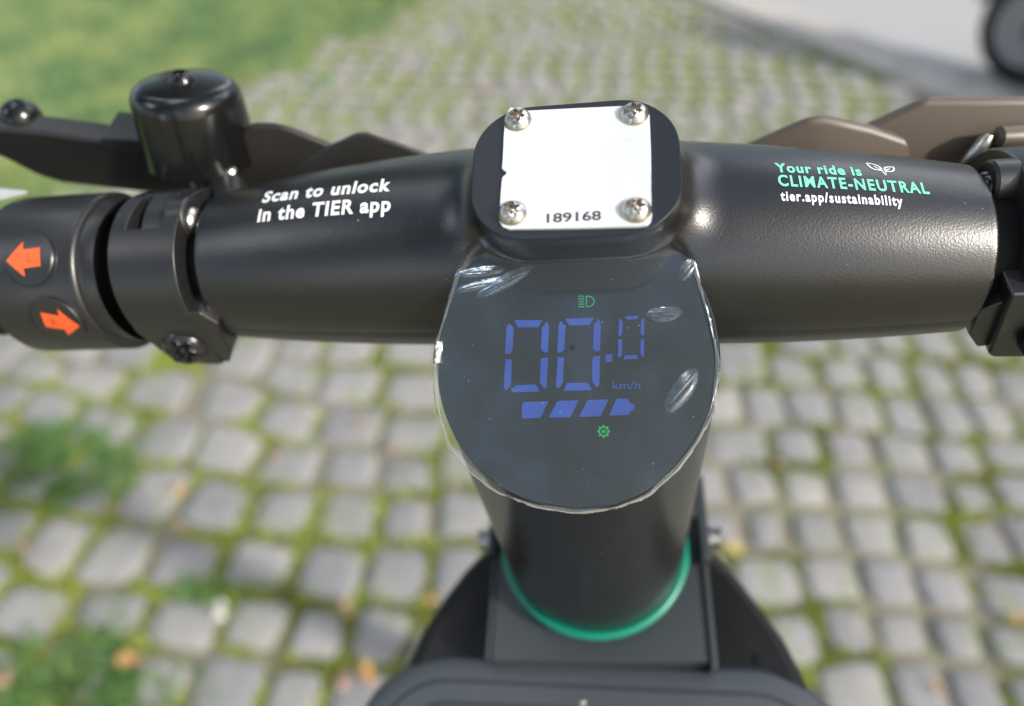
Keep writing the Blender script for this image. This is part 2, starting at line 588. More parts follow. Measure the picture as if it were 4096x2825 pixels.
SEG = [[(-17.48, 14.31), (-9.63, 14.05), (-10.77, 12.14), (-16.47, 12.23)], [(-18.21, -5.89), (-10.46, -5.9), (-11.35, -3.85), (-16.95, -4.03)], [(-18.91, 13.47), (-17.55, 12.05), (-17.86, 6.11), (-18.56, 4.83), (-19.99, 4.78), (-19.62, 12.26)], [(-8.21, 13.66), (-7.8, 12.48), (-8.03, 5.0), (-9.09, 4.89), (-9.99, 5.91), (-9.78, 11.96)], [(-19.83, 3.34), (-18.13, 3.1), (-18.22, -3.72), (-19.48, -5.39), (-20.28, -4.67)], [(-8.26, 3.58), (-8.04, 2.72), (-8.57, -4.87), (-9.13, -5.14), (-10.37, -3.44), (-10.08, 3.34)], [(-3.27, 14.23), (4.41, 14.26), (3.4, 12.36), (-2.17, 12.31)], [(-3.94, -5.73), (3.72, -5.69), (2.72, -3.68), (-2.9, -3.63)], [(-4.6, 13.69), (-3.24, 12.2), (-3.64, 5.75), (-4.34, 4.91), (-5.6, 4.8), (-5.12, 12.69)], [(5.79, 13.84), (6.38, 12.9), (6.02, 4.93), (4.79, 4.96), (4.12, 5.83), (4.51, 12.39)], [(-5.47, 3.52), (-3.74, 3.42), (-4.08, -3.42), (-5.25, -5.15), (-6.02, -4.5)], [(4.21, 3.43), (6.0, 3.66), (5.65, -4.29), (5.09, -5.11), (3.76, -3.42), (3.92, 2.45)], [(7.51, 4.05), (9.28, 4.01), (9.23, 1.9), (7.46, 1.94)], [(12.83, 14.36), (16.65, 14.43), (16.22, 13.59), (13.62, 13.47)], [(12.09, 2.48), (16.36, 2.55), (15.64, 3.63), (12.67, 3.56)], [(11.63, 13.83), (12.32, 12.86), (12.07, 9.59), (11.67, 9.09), (11.04, 9.1), (11.29, 13.32)], [(18.0, 13.96), (17.92, 9.13), (17.43, 9.09), (16.91, 9.59), (17.24, 13.13)], [(11.02, 8.06), (12.02, 7.89), (11.86, 3.8), (11.16, 2.9), (10.76, 3.41)], [(16.98, 7.75), (17.8, 7.95), (17.65, 3.52), (17.29, 2.97), (16.73, 3.96)]]
BAT = [[(-15.19, -9.23), (-14.55, -8.63), (-8.03, -8.56), (-10.26, -13.03), (-14.96, -13.11), (-15.29, -12.56)], [(-5.55, -8.48), (0.06, -8.39), (-2.18, -12.92), (-8.05, -12.91)], [(2.51, -8.32), (8.0, -8.29), (5.8, -12.73), (0.13, -12.83)], [(10.2, -8.07), (13.01, -8.12), (13.91, -9.49), (14.7, -9.64), (14.65, -11.13), (13.85, -11.39), (13.02, -12.46), (7.95, -12.59)]]
for s in SEG:
    v_, f_ = prism(s, (0, 0, 0), XS, DT, DN, 0.5, 0.66)
    part('digit_segment' if s is not SEG[12] else 'decimal_point', v_, f_, M['led_blue'], disp, smooth=False)
for s in BAT:
    v_, f_ = prism(s, (0, 0, 0), XS, DT, DN, 0.5, 0.66)
    part('battery_bar', v_, f_, M['led_blue'], disp, smooth=False)

# ---- text
def text2d(body, bold=0.0, res=4, spacing=1.0):
    c = bpy.data.curves.new('t', 'FONT')
    c.body = body
    c.size = 1.0
    c.offset = bold
    c.space_character = spacing
    c.resolution_u = res
    o = bpy.data.objects.new('t', c)
    COL.objects.link(o)
    dg = bpy.context.evaluated_depsgraph_get()
    me = o.evaluated_get(dg).to_mesh()
    vs = [(v.co.x, v.co.y) for v in me.vertices]
    fs = [tuple(p.vertices) for p in me.polygons]
    o.evaluated_get(dg).to_mesh_clear()
    bpy.data.objects.remove(o)
    bpy.data.curves.remove(c)
    return np.array(vs), fs

def fit_text(body, w, cap, bold=0.0, spacing=1.0, cap_ref='H'):
    vs, fs = text2d(body, bold, spacing=spacing)
    ref, _ = text2d(cap_ref, bold)
    hgt = ref[:, 1].max() - max(ref[:, 1].min(), -0.05)
    x0, x1 = vs[:, 0].min(), vs[:, 0].max()
    vs = vs.copy()
    vs[:, 0] = (vs[:, 0] - x0) / (x1 - x0) * w
    vs[:, 1] = (vs[:, 1] - ref[:, 1].min()) / hgt * cap
    return vs, fs

# km/h, head-lamp and gear symbols
tv, tf = fit_text('km/h', 7.2, 2.05, 0.0)
part('speed_unit', [dpt(9.24 + a, -5.59 + b, 0.66) for a, b in tv], tf, M['led_blue'], disp, smooth=False)

def stroke(pts, w, closed=False):
    pts = [np.array(p, float) for p in pts]
    n = len(pts); vs = []; fs = []
    for i in range(n):
        if closed:
            d = pts[(i + 1) % n] - pts[i - 1]
        else:
            d = pts[min(i + 1, n - 1)] - pts[max(i - 1, 0)]
        d = d / (np.linalg.norm(d) + 1e-9)
        q = np.array([-d[1], d[0]]) * w / 2
        vs += [pts[i] + q, pts[i] - q]
    for i in range(n if closed else n - 1):
        j = (i + 1) % n
        fs.append((2 * i, 2 * i + 1, 2 * j + 1, 2 * j))
    return vs, fs
def flat_on_disp(name, geo, mat, h=0.66):
    part(name, [dpt(a, b, h) for a, b in geo[0]], geo[1], mat, disp, smooth=False)
geo = merge(*[stroke([(0.45, y), (1.2, y + 0.22), (2.0, y)], 0.30) for y in (17.4, 18.15, 18.9, 19.65, 20.4)])
D_ = [(2.6, 17.45), (2.6, 20.45)] + [(2.9 + 1.8 * math.sin(R_(a)) ** 0.9 if a not in (0, 180) else 2.9, 18.95 + 1.5 * math.cos(R_(a))) for a in range(0, 181, 15)]
geo = merge(geo, stroke(D_, 0.32, True))
flat_on_disp('headlight_symbol', geo, M['led_green'])
gc = (6.55, -16.75)
ring = []; nn = 64
outer = []
for i in range(nn):
    a = 2 * math.pi * i / nn
    ro = 1.75 if (i % 8) in (0, 1, 7) else 1.35
    outer.append((gc[0] + ro * math.cos(a), gc[1] + ro * math.sin(a)))
inner = [(gc[0] + 0.98 * math.cos(2 * math.pi * i / nn), gc[1] + 0.98 * math.sin(2 * math.pi * i / nn)) for i in range(nn)]
geo = (outer + inner, [(i, (i + 1) % nn, nn + (i + 1) % nn, nn + i) for i in range(nn)])
tv, tf = fit_text('M', 1.05, 1.0, 0.02)
geo = merge(geo, ([(gc[0] - 0.52 + a, gc[1] - 0.5 + b) for a, b in tv], tf))
flat_on_disp('gear_symbol', geo, M['led_green'])

# ------------------------------------------------------------------ protective film, bubbled and peeling at its rim
FO = [(-31.63, 36.14), (-34.15, 29.98), (-35.37, 25.7), (-37.5, 16.7), (-39.89, 8.89), (-40.22, 2.68), (-39.9, -5), (-38.48, -12.53), (-35.46, -20.91), (-30.33, -26.72), (-21.89, -32.85), (-11.3, -36.5), (-1.42, -38.01), (8.79, -36.78), (17.58, -33.54), (25.08, -27.14), (30.38, -20.25), (34.85, -12.37), (37.03, -1.47), (36.9, 4), (36.02, 9.76), (33.78, 20.85), (31.32, 34.09)]
def resample(pts, step):
    out = []
    for a, b in zip(pts[:-1], pts[1:]):
        a = np.array(a); b = np.array(b)
        k = max(1, int(np.linalg.norm(b - a) / step))
        for i in range(k):
            out.append(a + (b - a) * i / k)
    out.append(np.array(pts[-1]))
    return np.array(out)
FO_N = len(resample(FO, 0.5))
fo = resample(FO + [(26, 37), (12, 40), (-12, 41), (-26, 39), (-31.63, 36.14)], 0.5)
sm = fo.copy()
for _ in range(10):
    sm[1:-1] = (sm[:-2] + 2 * sm[1:-1] + sm[2:]) / 4
fo = sm
BUB = [(c_, a_, b__, g_, h__ * 0.55) for c_, a_, b__, g_, h__ in [((-20.3, 25.4), 8.6, 1.7, 28, 0.9), ((-27.5, 28.6), 7.0, 1.2, 4, 0.8), ((23.3, 14.6), 4.6, 1.9, 3, 0.45), ((27.0, -6.2), 6.6, 2.3, 55, 0.9), ((-27, 24.8), 7, 1.1, 12, 0.6), ((30, 27), 3.5, 1.6, 60, 0.6)]]
def film_h(x, t):
    h = 0.0
    for (c, a, b, ang, hh) in BUB:
        ca, sa = math.cos(R_(ang)), math.sin(R_(ang))
        dx, dy = x - c[0], t - c[1]
        u = (dx * ca + dy * sa) / a
        v = (-dx * sa + dy * ca) / b
        q = u * u + v * v
        if q < 1:
            h += hh * (1 - q) ** 0.8 * (1 + 0.25 * math.sin(9 * v + 3 * u))
    return h
cx_, cy_ = -1.5, 6
rings = np.concatenate([np.linspace(0.02, 0.9, 60), np.linspace(0.912, 0.965, 6)])
vs, fs = [], []
nr, na = len(rings), len(fo)
for s in rings:
    for p_ in fo:
        x = cx_ + (p_[0] - cx_) * s; t = cy_ + (p_[1] - cy_) * s
        vs.append(dpt(x, t, 0.95 + film_h(x, t)))
for i in range(nr - 1):
    for j in range(na - 1):
        fs.append((i * na + j, i * na + j + 1, (i + 1) * na + j + 1, (i + 1) * na + j))
film = part('protective_film', vs, fs, M['film'], smooth=True, sharp=60)
# frayed whitish rim
vs, fs = [], []
for j in range(FO_N):
    p_ = fo[j]
    d = np.array([cx_, cy_]) - p_; d /= np.linalg.norm(d)
    left = 1.0 if p_[0] < -25 else 0.4 + 0.15 * math.sin(j * 0.13)
    wob = math.sin(j * 0.23) + 0.6 * math.sin(j * 0.71 + 1) + (1.8 if random.random() < 0.06 else 0)
    wid = 0.8 + 0.3 * math.sin(j * 0.11) + (0.45 if left == 1.0 else 0)
    lift = 0.10 + 0.10 * wob * 0.5
    a = p_ - d * (0.12 + 0.10 * wob)
    vs.append(dpt(a[0], a[1], 0.3 + lift))
    b = p_ + d * 0.35
    vs.append(dpt(b[0], b[1], 0.8 + 0.3 * left + lift * 0.6))
    c = p_ + d * wid
    vs.append(dpt(c[0], c[1], 0.98 + 0.03 * random.random()))
for j in range(FO_N - 1):
    for k in range(2):
        fs.append((3 * j + k, 3 * j + k + 1, 3 * j + 4 + k, 3 * j + 3 + k))
part('film_edge', vs, fs, M['film_edge'], film, smooth=True, sharp=25)
# trapped air bubbles and wrinkles
for (c, a, b, ang, hh) in BUB:
    ca, sa = math.cos(R_(ang)), math.sin(R_(ang))
    vs, fs = [], []
    for k in range(9):
        r = k / 8
        for q in range(32):
            t = 2 * math.pi * q / 32
            u, v = a * 1.04 * r * math.cos(t), b * 1.15 * r * math.sin(t) * (1 + 0.1 * math.sin(3 * t))
            x, t_ = c[0] + u * ca - v * sa, c[1] + u * sa + v * ca
            vs.append(dpt(x, t_, 1.0 + film_h(x, t_) * 1.03))
    for k in range(8):
        for q in range(32):
            fs.append((k * 32 + q, k * 32 + (q + 1) % 32, (k + 1) * 32 + (q + 1) % 32, (k + 1) * 32 + q))
    part('film_bubble', vs, fs, M['bubble'], film, smooth=True, sharp=80)
# torn crumpled flap at the left rim
vs, fs = [], []
for i in range(9):
    for j in range(4):
        vs.append(dpt(-39.3 + j * 0.5 + random.uniform(-.25, .25), 2.6 + i * 0.75 + random.uniform(-.2, .2), 1.2 + random.uniform(-.3, .9)))
for i in range(8):
    for j in range(3):
        fs.append((i * 4 + j, i * 4 + j + 1, i * 4 + j + 5, i * 4 + j + 4))
M['torn'] = simple('torn_white_film', (0.75, 0.75, 0.73), 0.25, spec=0.8)
part('torn_flap', vs, fs, M['torn'], film, smooth=False)

# ------------------------------------------------------------------ pod cover, number plate, screws
def ppt(x, t, h=0.0):
    return PC + XS * x + PT * t + PN * h
pv, pf = prism([(a * PS, b * PS) for a, b in rrect(25.9, 20.3, 15, 0, 0.9, 14)], PC, XS, PT, PN, -2.5, 0.0)
cover = part('plate_mount', pv, pf, M['cover'], smooth=True, sharp=40)
bevel_mod(cover, 0.35, 3)
pl = [(-17.9, 17.8), (-17.3, 19.6), (-16.6, 20.9), (-15.6, 20.4), (-14.0, 20.6), (-12.9, 19.7), (-12.0, 19.3), (0, 18.9), (13.4, 18.4), (16.6, 18.0), (18.2, 17.0), (18.9, 14.9), (18.8, 5), (18.6, -1.2), (18.3, -8), (18.2, -14.9), (17.9, -16.3), (16.9, -17.3), (15, -17.5), (0, -17.1), (-15.6, -16.5), (-17.4, -15.6), (-18.2, -14.0), (-18.3, -12), (-18.15, -3.5), (-18.0, -1.2), (-17.1, -0.3), (-17.0, 0.4), (-17.6, 0.8), (-18.2, 1.6), (-18.1, 4), (-18.1, 12)]
pv, pf = prism([(a * PS, b * PS) for a, b in reversed(pl)], PC, XS, PT, PN, -0.2, 0.75)
plate = part('number_plate', pv, pf, M['plate'], smooth=True, sharp=30)
plate['label'] = 'white screwed plate with the black number 189168'
bevel_mod(plate, 0.18, 2)
tv, tf = fit_text('189168', 13.0 * PS, 2.6 * PS, 0.02, cap_ref='1')
part('plate_number', [ppt((-6.6 * PS) + a, -15.3 * PS + b, 0.80) for a, b in tv], tf, M['print_black'], plate, smooth=False)

def torx_screw(c, axis, r, h, mat, parent, rot=0.0, name='screw', pin=True, inner=0.42):
    u, w, a = frame_from(axis)
    seg = 48
    vs, fs = [], []
    c = np.array(c, float)
    def ring(fr, hh):
        for i in range(seg):
            t = 2 * math.pi * i / seg
            rr = fr(t)
            vs.append(c + a * hh + rr * (math.cos(t + rot) * u + math.sin(t + rot) * w))
    lob = lambda t: r * inner * (1 + 0.24 * math.cos(6 * t))
    ring(lambda t: r * 1.0, 0)
    ring(lambda t: r * 1.0, h * 0.12)
    K = 7
    for k in range(1, K + 1):
        s = k / K
        base = 1 - s
        hh = h * (0.12 + 0.88 * math.sin(s * math.pi / 2 * 0.92))
        ring(lambda t, b=base, s=s: r * (inner + (1 - inner) * b) * (1 - s) + (lob(t) + r * (1 - inner) * b * 0) * s if s > 0.6 else r * (inner + (1 - inner) * b) , hh)
    ring(lambda t: lob(t) * 0.97, h * 0.88)
    ring(lambda t: lob(t) * 0.93, h * 0.10)
    nrg = len(vs) // seg
    for k in range(nrg - 1):
        for i in range(seg):
            j = (i + 1) % seg
            fs.append((k * seg + i, k * seg + j, (k + 1) * seg + j, (k + 1) * seg + i))
    fs.append(tuple((nrg - 1) * seg + i for i in range(seg)))
    if pin:
        pv_, pf_ = lathe([(r * 0.13, h * 0.3), (r * 0.13, h * 0.75), (r * 0.08, h * 0.82)], c, axis, 12)
        k = len(vs)
        vs += pv_; fs += [tuple(i + k for i in q) for q in pf_]
    return part(name, vs, fs, mat, parent, smooth=True, sharp=45)
for (x, t), ro in zip([(-14.5, 16.3), (15.1, 15.4), (-15.0, -12.0), (14.6, -13.1)], (0.3, 0.1, 0.9, 0.5)):
    torx_screw(ppt(x * PS, t * PS, 0.7), PN, 3.75, 2.2, M['steel'], plate, ro, inner=0.46)

# ------------------------------------------------------------------ lettering on the bar
def bar_text(name, body, x0, x1, phi0, phi1, cap, mat, bold=0.02, cap_ref='H', spacing=1.0):
    tv, tf = fit_text(body, 1.0, cap, bold, cap_ref=cap_ref, spacing=spacing)
    X = x0 + (x1 - x0) * tv[:, 0]
    phi = np.radians(phi0 + (phi1 - phi0) * tv[:, 0]) + tv[:, 1] / bar_r(X)
    yc, zc = bar_c(X)
    r = bar_r(X) + 0.0
    P = np.stack([X, yc - r * np.cos(phi), zc + r * np.sin(phi)], 1)
    P = project(sdf_body, P, 3)
    g = grad(sdf_body, P); g /= np.linalg.norm(g, axis=1)[:, None]
    return part(name, P + g * 0.12, tf, mat, body_obj, smooth=False)
body_obj = body
bar_text('lettering_white', 'Scan to unlock', -96.6, -54.0, 86.6, 81.4, 5.3, M['print_white'], 0.036, spacing=1.12)
bar_text('lettering_white', 'in the TIER app', -96.6, -53.2, 71.6, 68.4, 5.0, M['print_white'], 0.036, spacing=1.12)
bar_text('lettering_mint', 'Your ride is', 54.8, 77.6, 87.2, 88.2, 3.9, M['print_mint'], 0.034, spacing=1.14)
bar_text('lettering_mint', 'CLIMATE-NEUTRAL', 54.9, 94.2, 77.9, 78.1, 3.9, M['print_mint'], 0.028, spacing=1.2)
bar_text('lettering_white', 'tier.app/sustainability', 55.0, 86.6, 69.2, 69.2, 3.0, M['print_white'], 0.03, spacing=1.2)
# two-leaf sprig
def leaf_shape(p0, p1, bulge):
    p0 = np.array(p0, float); p1 = np.array(p1, float)
    d = p1 - p0; q = np.array([-d[1], d[0]])
    up, dn = [], []
    for i in range(11):
        s = i / 10
        k = math.sin(math.pi * s ** 0.85) * bulge
        up.append(p0 + d * s + q * k); dn.append(p0 + d * s - q * k)
    return up + dn[::-1][1:-1]
lf = []
lf.append(stroke(leaf_shape((3.1, 2.1), (0, 5.6), 0.27), 0.45, True))
lf.append(stroke(leaf_shape((4.1, 1.9), (6.9, 4.4), 0.30), 0.45, True))
lf.append(stroke([(3.1, 2.2), (2.4, 3.1), (1.6, 4.0)], 0.35))
lf.append(stroke([(4.1, 2.0), (5.0, 2.9), (5.6, 3.3)], 0.35))
lf.append(stroke([(3.1, 2.2), (3.8, 0.0), (4.2, 2.0)], 0.45))
lv, lfc = merge(*lf)
lv = np.array(lv)
X = 80.2 + lv[:, 0]
phi = np.radians(90.5) + lv[:, 1] / bar_r(X) * 0.92
yc, zc = bar_c(X); r = bar_r(X)
P = project(sdf_body, np.stack([X, yc - r * np.cos(phi), zc + r * np.sin(phi)], 1), 3)
g = grad(sdf_body, P); g /= np.linalg.norm(g, axis=1)[:, None]
part('leaf_symbol', P + g * 0.12, lfc, M['print_white'], body, smooth=False)

# ------------------------------------------------------------------ left side: brake clamp, control pod, buttons, grip
def cyl_x(x0, x1, r0, r1, mat, name, parent=None, bev=0.6, seg=72, cx=None, hollow=None):
    cx = x0 if cx is None else cx
    yc, zc = [float(k) for k in bar_c(cx)]
    s = 1 if x1 > x0 else -1
    L_ = abs(x1 - x0)
    prof = [(r0 - bev, 0), (r0 - bev * 0.3, bev * 0.3), (r0, bev), (r1, L_ - bev), (r1 - bev * 0.3, L_ - bev * 0.3), (r1 - bev, L_)]
    if hollow:
        prof = [(hollow, 3.5 + bev), (hollow + 0.8, 0.6), (hollow + 1.4, 0.0)] + prof
    v, f = lathe(prof, (x0, yc, zc), (s, 0, 0), seg, hint=(0, 0, 1))
    return part(name, v, f, mat, parent, sharp=35)

yL, zL = [float(k) for k in bar_c(-120)]
# inner tube, coloured near black for the shade in the gaps
v_, f_ = lathe([(19, -165), (19, -108)], (0, yL, zL), (1, 0, 0), 48)
part('inner_tube', v_, f_, M['hollow'])
# clamp ring with a window at the top
def clamp(name, x0, x1, r_out, r_in, yc, zc, win, mat, x_split):
    """ring round the bar; win=(xa,xb,phi_a,phi_b) opening"""
    nphi = 96
    phs = np.linspace(-180, 180, nphi, endpoint=False)
    xs = [x0, win[0], win[1], x1]
    vs, fs = [], []
    def vid(ix, ip, lay):
        return (ix * nphi + (ip % nphi)) * 2 + lay
    for ix, x in enumerate(xs):
        for p_ in phs:
            for rr in (r_out, r_in):
                a = R_(p_)
                vs.append((x, yc - rr * math.cos(a), zc + rr * math.sin(a)))
    def solid(ix, ip):
        if ix < 0 or ix > 2: return False
        c = phs[ip % nphi] + 180 / nphi
        return not (ix == 1 and win[2] < c < win[3])
    for ix in range(3):
        for ip in range(nphi):
            if not solid(ix, ip): continue
            fs.append((vid(ix, ip, 0), vid(ix + 1, ip, 0), vid(ix + 1, ip + 1, 0), vid(ix, ip + 1, 0)))
            fs.append((vid(ix, ip, 1), vid(ix, ip + 1, 1), vid(ix + 1, ip + 1, 1), vid(ix + 1, ip, 1)))
            if not solid(ix - 1, ip):
                fs.append((vid(ix, ip, 0), vid(ix, ip + 1, 0), vid(ix, ip + 1, 1), vid(ix, ip, 1)))
            if not solid(ix + 1, ip):
                fs.append((vid(ix + 1, ip, 0), vid(ix + 1, ip, 1), vid(ix + 1, ip + 1, 1), vid(ix + 1, ip + 1, 0)))
            if not solid(ix, ip - 1):
                fs.append((vid(ix, ip, 0), vid(ix, ip, 1), vid(ix + 1, ip, 1), vid(ix + 1, ip, 0)))
            if not solid(ix, ip + 1):
                fs.append((vid(ix, ip + 1, 0), vid(ix + 1, ip + 1, 0), vid(ix + 1, ip + 1, 1), vid(ix, ip + 1, 1)))
    o = part(name, vs, fs, mat, sharp=35)
    bevel_mod(o, 0.45, 2)
    return o
CL = clamp('brake_clamp', -147.3, -124.4, 26.3, 19.5, yL, zL, (-142.0, -130.0, 75, 114), M['matte'], None)
# rounded tongue inside the window
v_, f_ = lathe([(18.5, -139.6), (19.4, -138.9), (19.4, -130.6), (18.5, -129.9)], (0, yL + 4.5, zL + 5.5), (1, 0, 0), 64)
part('lever_tongue', v_, f_, M['matte'], CL)
# clamp lug with pinch bolt facing the rider
poly = [(-146.5, -8), (-143.0, -24), (-140.5, -25.5), (-122.5, -26.3), (-119.5, -24.5), (-112.5, -12), (-113, -2), (-122, 2)]
def world_prism(name, poly, y0, y1, mat, parent=None, bev=0.8, tilt=0.0):
    v, f = prism([(a, b) for a, b in poly], (0, 0, 0), (1, 0, 0), (0, 0, 1), (0, -1, 0), -y0, -y1)
    v = [np.array(q) + np.array([0, 0, tilt * (q[1] - y1)]) for q in v]
    o = part(name, v, f, mat, parent, sharp=30)
    bevel_mod(o, bev, 3)
    return o
lug_poly = [(-144.8, -6), (-139.5, -23.2), (-137.6, -25.0), (-121.0, -26.0), (-118.8, -24.6), (-110.5, -6), (-121, 4), (-140, 4)]
world_prism('clamp_lug', [(-148.0, -6.5), (-147.6, -9.0), (-144.0, -25.5), (-142.2, -27.6), (-127.5, -29.0), (-125.3, -27.8), (-123.9, -8), (-124.2, -6.5)], 46, 24.3, M['matte'], CL, 1.2)
world_prism('clamp_lug', [(-125.9, 0), (-125.4, -27.0), (-123.6, -27.6), (-118.8, -20), (-118.6, -12), (-116.5, -6), (-120, 0)], 48, 24.5, M['matte'], CL, 0.7)
ltb = torx_screw((-134.4, 24.4, -17.0), (0.10, -0.93, 0.25), 7.6, 3.6, M['darksteel'], CL, 0.2, name='clamp_bolt', pin=True, inner=0.55)
# rivet ear on the housing side of the clamp
v_, f_ = lathe([(6.6, -4.5), (7.2, -4.0), (7.2, 1.2), (6.4, 1.9), (5.6, 2.0)], (-125.0, yL + 1.5, zL + 20.8), (1, 0, 0), 40)
part('clamp_ear', v_, f_, M['matte'], CL)
v_, f_ = lathe([(4.6, 0), (4.6, 0.6), (3.8, 1.5), (2.2, 2.1), (0.5, 2.3)], (-123.1, yL + 0.3, zL + 20.6), (1, 0, 0), 32)
part('clamp_rivet', v_, f_, M['steel'], CL)

# control pod with indicator buttons
pod_c = (yL - 0.2, zL - 0.6)
PR = 27.6
v_, f_ = lathe([(24.9, -5), (25.0, -0.6), (25.3, 0), (26.3, 0.1), (27.1, 0.6), (27.6, 1.6), (27.6, 34)], (-158.6, pod_c[0], pod_c[1]), (-1, 0, 0), 96, close_start=False)
CP = part('indicator_switch', v_, f_, M['matte'], sharp=35)
v_, f_ = lathe([(24.85, -1.2), (21.5, -9), (14, -14)], (-158.6, pod_c[0], pod_c[1]), (1, 0, 0), 48)
part('switch_recess', v_, f_, M['hollow'], CP)
v_, f_ = lathe([(2.0, -4), (2.0, 4), (1.4, 4.6)], (-155.0, pod_c[0] - 8, pod_c[1] - 19.5), (1, 0, 0), 20)
part('switch_stud', v_, f_, M['gloss'], CP)

def pod_point(x, phi, h):
    a = R_(phi)
    r = PR + h
    return np.array([x, pod_c[0] - r * math.cos(a), pod_c[1] + r * math.sin(a)])
def button(x, phi, rx, flip, letter, ang=0):
    # disc lying on the cylinder, its face slightly domed, groove round it
    def surf(r, t, h):
        dx = r * math.cos(t); ds = r * math.sin(t)
        return pod_point(x + dx, phi + math.degrees(ds / PR), h)
    seg = 56
    prof = [(rx * 1.07, 0.02), (rx * 1.06, 0.10), (rx * 1.0, -0.5), (rx * 0.985, 0.55), (rx * 0.94, 0.95), (rx * 0.7, 1.0), (rx * 0.35, 1.05), (rx * 0.02, 1.05)]
    vs, fs = [], []
    for r, h in prof:
        for i in range(seg):
            vs.append(surf(r, 2 * math.pi * i / seg, h))
    for k in range(len(prof) - 1):
        for i in range(seg):
            j = (i + 1) % seg
            fs.append((k * seg + i, k * seg + j, (k + 1) * seg + j, (k + 1) * seg + i))
    fs.append(tuple((len(prof) - 1) * seg + i for i in range(seg)))
    b = part('indicator_button', vs, fs, M['matte'], CP, sharp=35)
    w = rx
    ca, sa = math.cos(R_(ang)), math.sin(R_(ang))
    def apt(a, b_, h=1.16):
        if flip: a = -a
        u_, v2 = (a * ca - b_ * sa) * w, (a * sa + b_ * ca) * w
        return pod_point(x + u_, phi + math.degrees(v2 / PR), h)
    cols = [(-0.86 + 0.66 * k / 6, 0.62 * (k / 6) + 0.01) for k in range(7)] + [(-0.195, 0.33)] + [(-0.195 + 0.70 * k / 6, 0.33) for k in range(1, 7)]
    vs, fs = [], []
    for a, hh in cols:
        for q in range(9):
            vs.append(apt(a, hh * (q / 4 - 1)))
    for k in range(len(cols) - 1):
        for q in range(8):
            fs.append((k * 9 + q, k * 9 + q + 1, (k + 1) * 9 + q + 1, (k + 1) * 9 + q))
    ar = part('arrow', vs, fs, M['orange'], b, smooth=False)
    # small engraved letter
    tv, tf = fit_text(letter, w * 0.22, w * 0.30, 0.0, cap_ref=letter)
    lp = []
    for a, b_ in tv:
        u_, v2 = a - 0.02 * w if not flip else a - 0.2 * w, b_ - 0.13 * w
        lp.append(pod_point(x + u_, phi + math.degrees(v2 / PR), 1.24))
    M.setdefault('arrow_mark', simple('dark_orange_mark', (0.35, 0.06, 0.02), 0.5))
    part('arrow_letter', lp, tf, M['arrow_mark'], ar, smooth=False)
    return b
button(-173.5, 57.5, 8.8, False, 'L', 4)
button(-170.0, 14.0, 8.8, True, 'R', -14)

v_, f_ = lathe([(24, 0), (26.8, 1.0), (26.8, 3.0), (20.5, 4.0)] + [(20.5 + (0.7 if k % 2 else 0), 5 + k * 2.5) for k in range(42)] + [(23, 112), (20, 117)], (-190, pod_c[0], pod_c[1]), (-1, 0, 0), 64)
part('hand_grip', v_, f_, M['rubber'])

# ------------------------------------------------------------------ left brake lever, perch and bell
lev = [(-262, 30), (-232, 31), (-212, 29.5), (-204.6, 28.0), (-188.5, 24.7), (-168, 19.4), (-150, 15.5), (-120, 10), (-116, -8), (-140, -14), (-160, -7), (-185, -1.5), (-199.3, 2.0), (-207.0, 6.6), (-212.5, 13.5), (-218, 19), (-262, 21)]
v_, f_ = prism(lev, (0, 0, 0), (1, 0, 0), (0, 0, 1), (0, -1, 0), -100, -90)
lever = part('brake_lever', v_, f_, M['matte'], sharp=30)
bevel_mod(lever, 1.6, 3)
v_, f_ = lathe([(7.0 * math.sin(math.pi * k / 14) + 0.05, -7.0 * math.cos(math.pi * k / 14)) for k in range(15)], (-203, 99, 25.5), (0, 0.3, 1), 32)
part('lever_tip', v_, f_, M['gloss'], lever)
v_, f_ = prism([(-171, 18), (-168.5, 22.2), (-158, 20.5), (-146, 17.5), (-146, 12)], (0, 0, 0), (1, 0, 0), (0, 0, 1), (0, -1, 0), -104, -88.5)
o = part('lever_tab', v_, f_, M['matte'], lever); bevel_mod(o, 0.8, 2)

def wing(name, ridge, y_top, low, y_low, depth, mat, parent=None, bev=1.5):
    """faceted shell: upper ridge line at y_top, lower line at y_low nearer the rider"""
    n = len(ridge)
    vs = [(x, y_top, z) for x, z in ridge] + [(x, y_low, z) for x, z in low] + [(x, y_top + depth, z - 1.35 * depth) for x, z in ridge] + [(x, y_low + depth * 0.8, z) for x, z in low]
    fs = []
    for i in range(n - 1):
        fs.append((i, n + i, n + i + 1, i + 1))
        fs.append((2 * n + i, 2 * n + i + 1, 3 * n + i + 1, 3 * n + i))
        fs.append((i, i + 1, 2 * n + i + 1, 2 * n + i))
        fs.append((n + i, 3 * n + i, 3 * n + i + 1, n + i + 1))
    fs.append((0, 2 * n, 3 * n, n))
    fs.append((n - 1, 2 * n - 1, 4 * n - 1, 3 * n - 1))
    o = part(name, vs, fs, mat, parent, sharp=20)
    bevel_mod(o, bev, 3, 15)
    return o
wing('lever_perch', [(-127, 13), (-113, 23.0), (-103, 22.0), (-90.3, 14), (-80, 5)], 91, [(-132, -6), (-116, -4), (-100, -8), (-88, -12), (-80, -14)], 84, 16, M['wing_shaded'], bev=3.0)
wing('front_shroud', [(-104, 4.5), (-90, 12), (-75.3, 17.5), (-71.8, 17.2), (-63, 12.5), (-54, 7.5), (-40, -4)], 88, [(-110, -9), (-92, -8), (-76, -8), (-70, -9), (-60, -14), (-52, -18), (-40, -24)], 79, 18, M['wing_shaded'], bev=3.0)
wing('front_shroud', [(40, -9), (52.9, -0.8), (74.4, 10.6), (78.8, 10.2), (94, 5), (116, -5)], 90, [(40, -24), (52, -22), (73, -20), (80, -20), (95, -22), (116, -26)], 76, 18, M['wing'], bev=4.0)
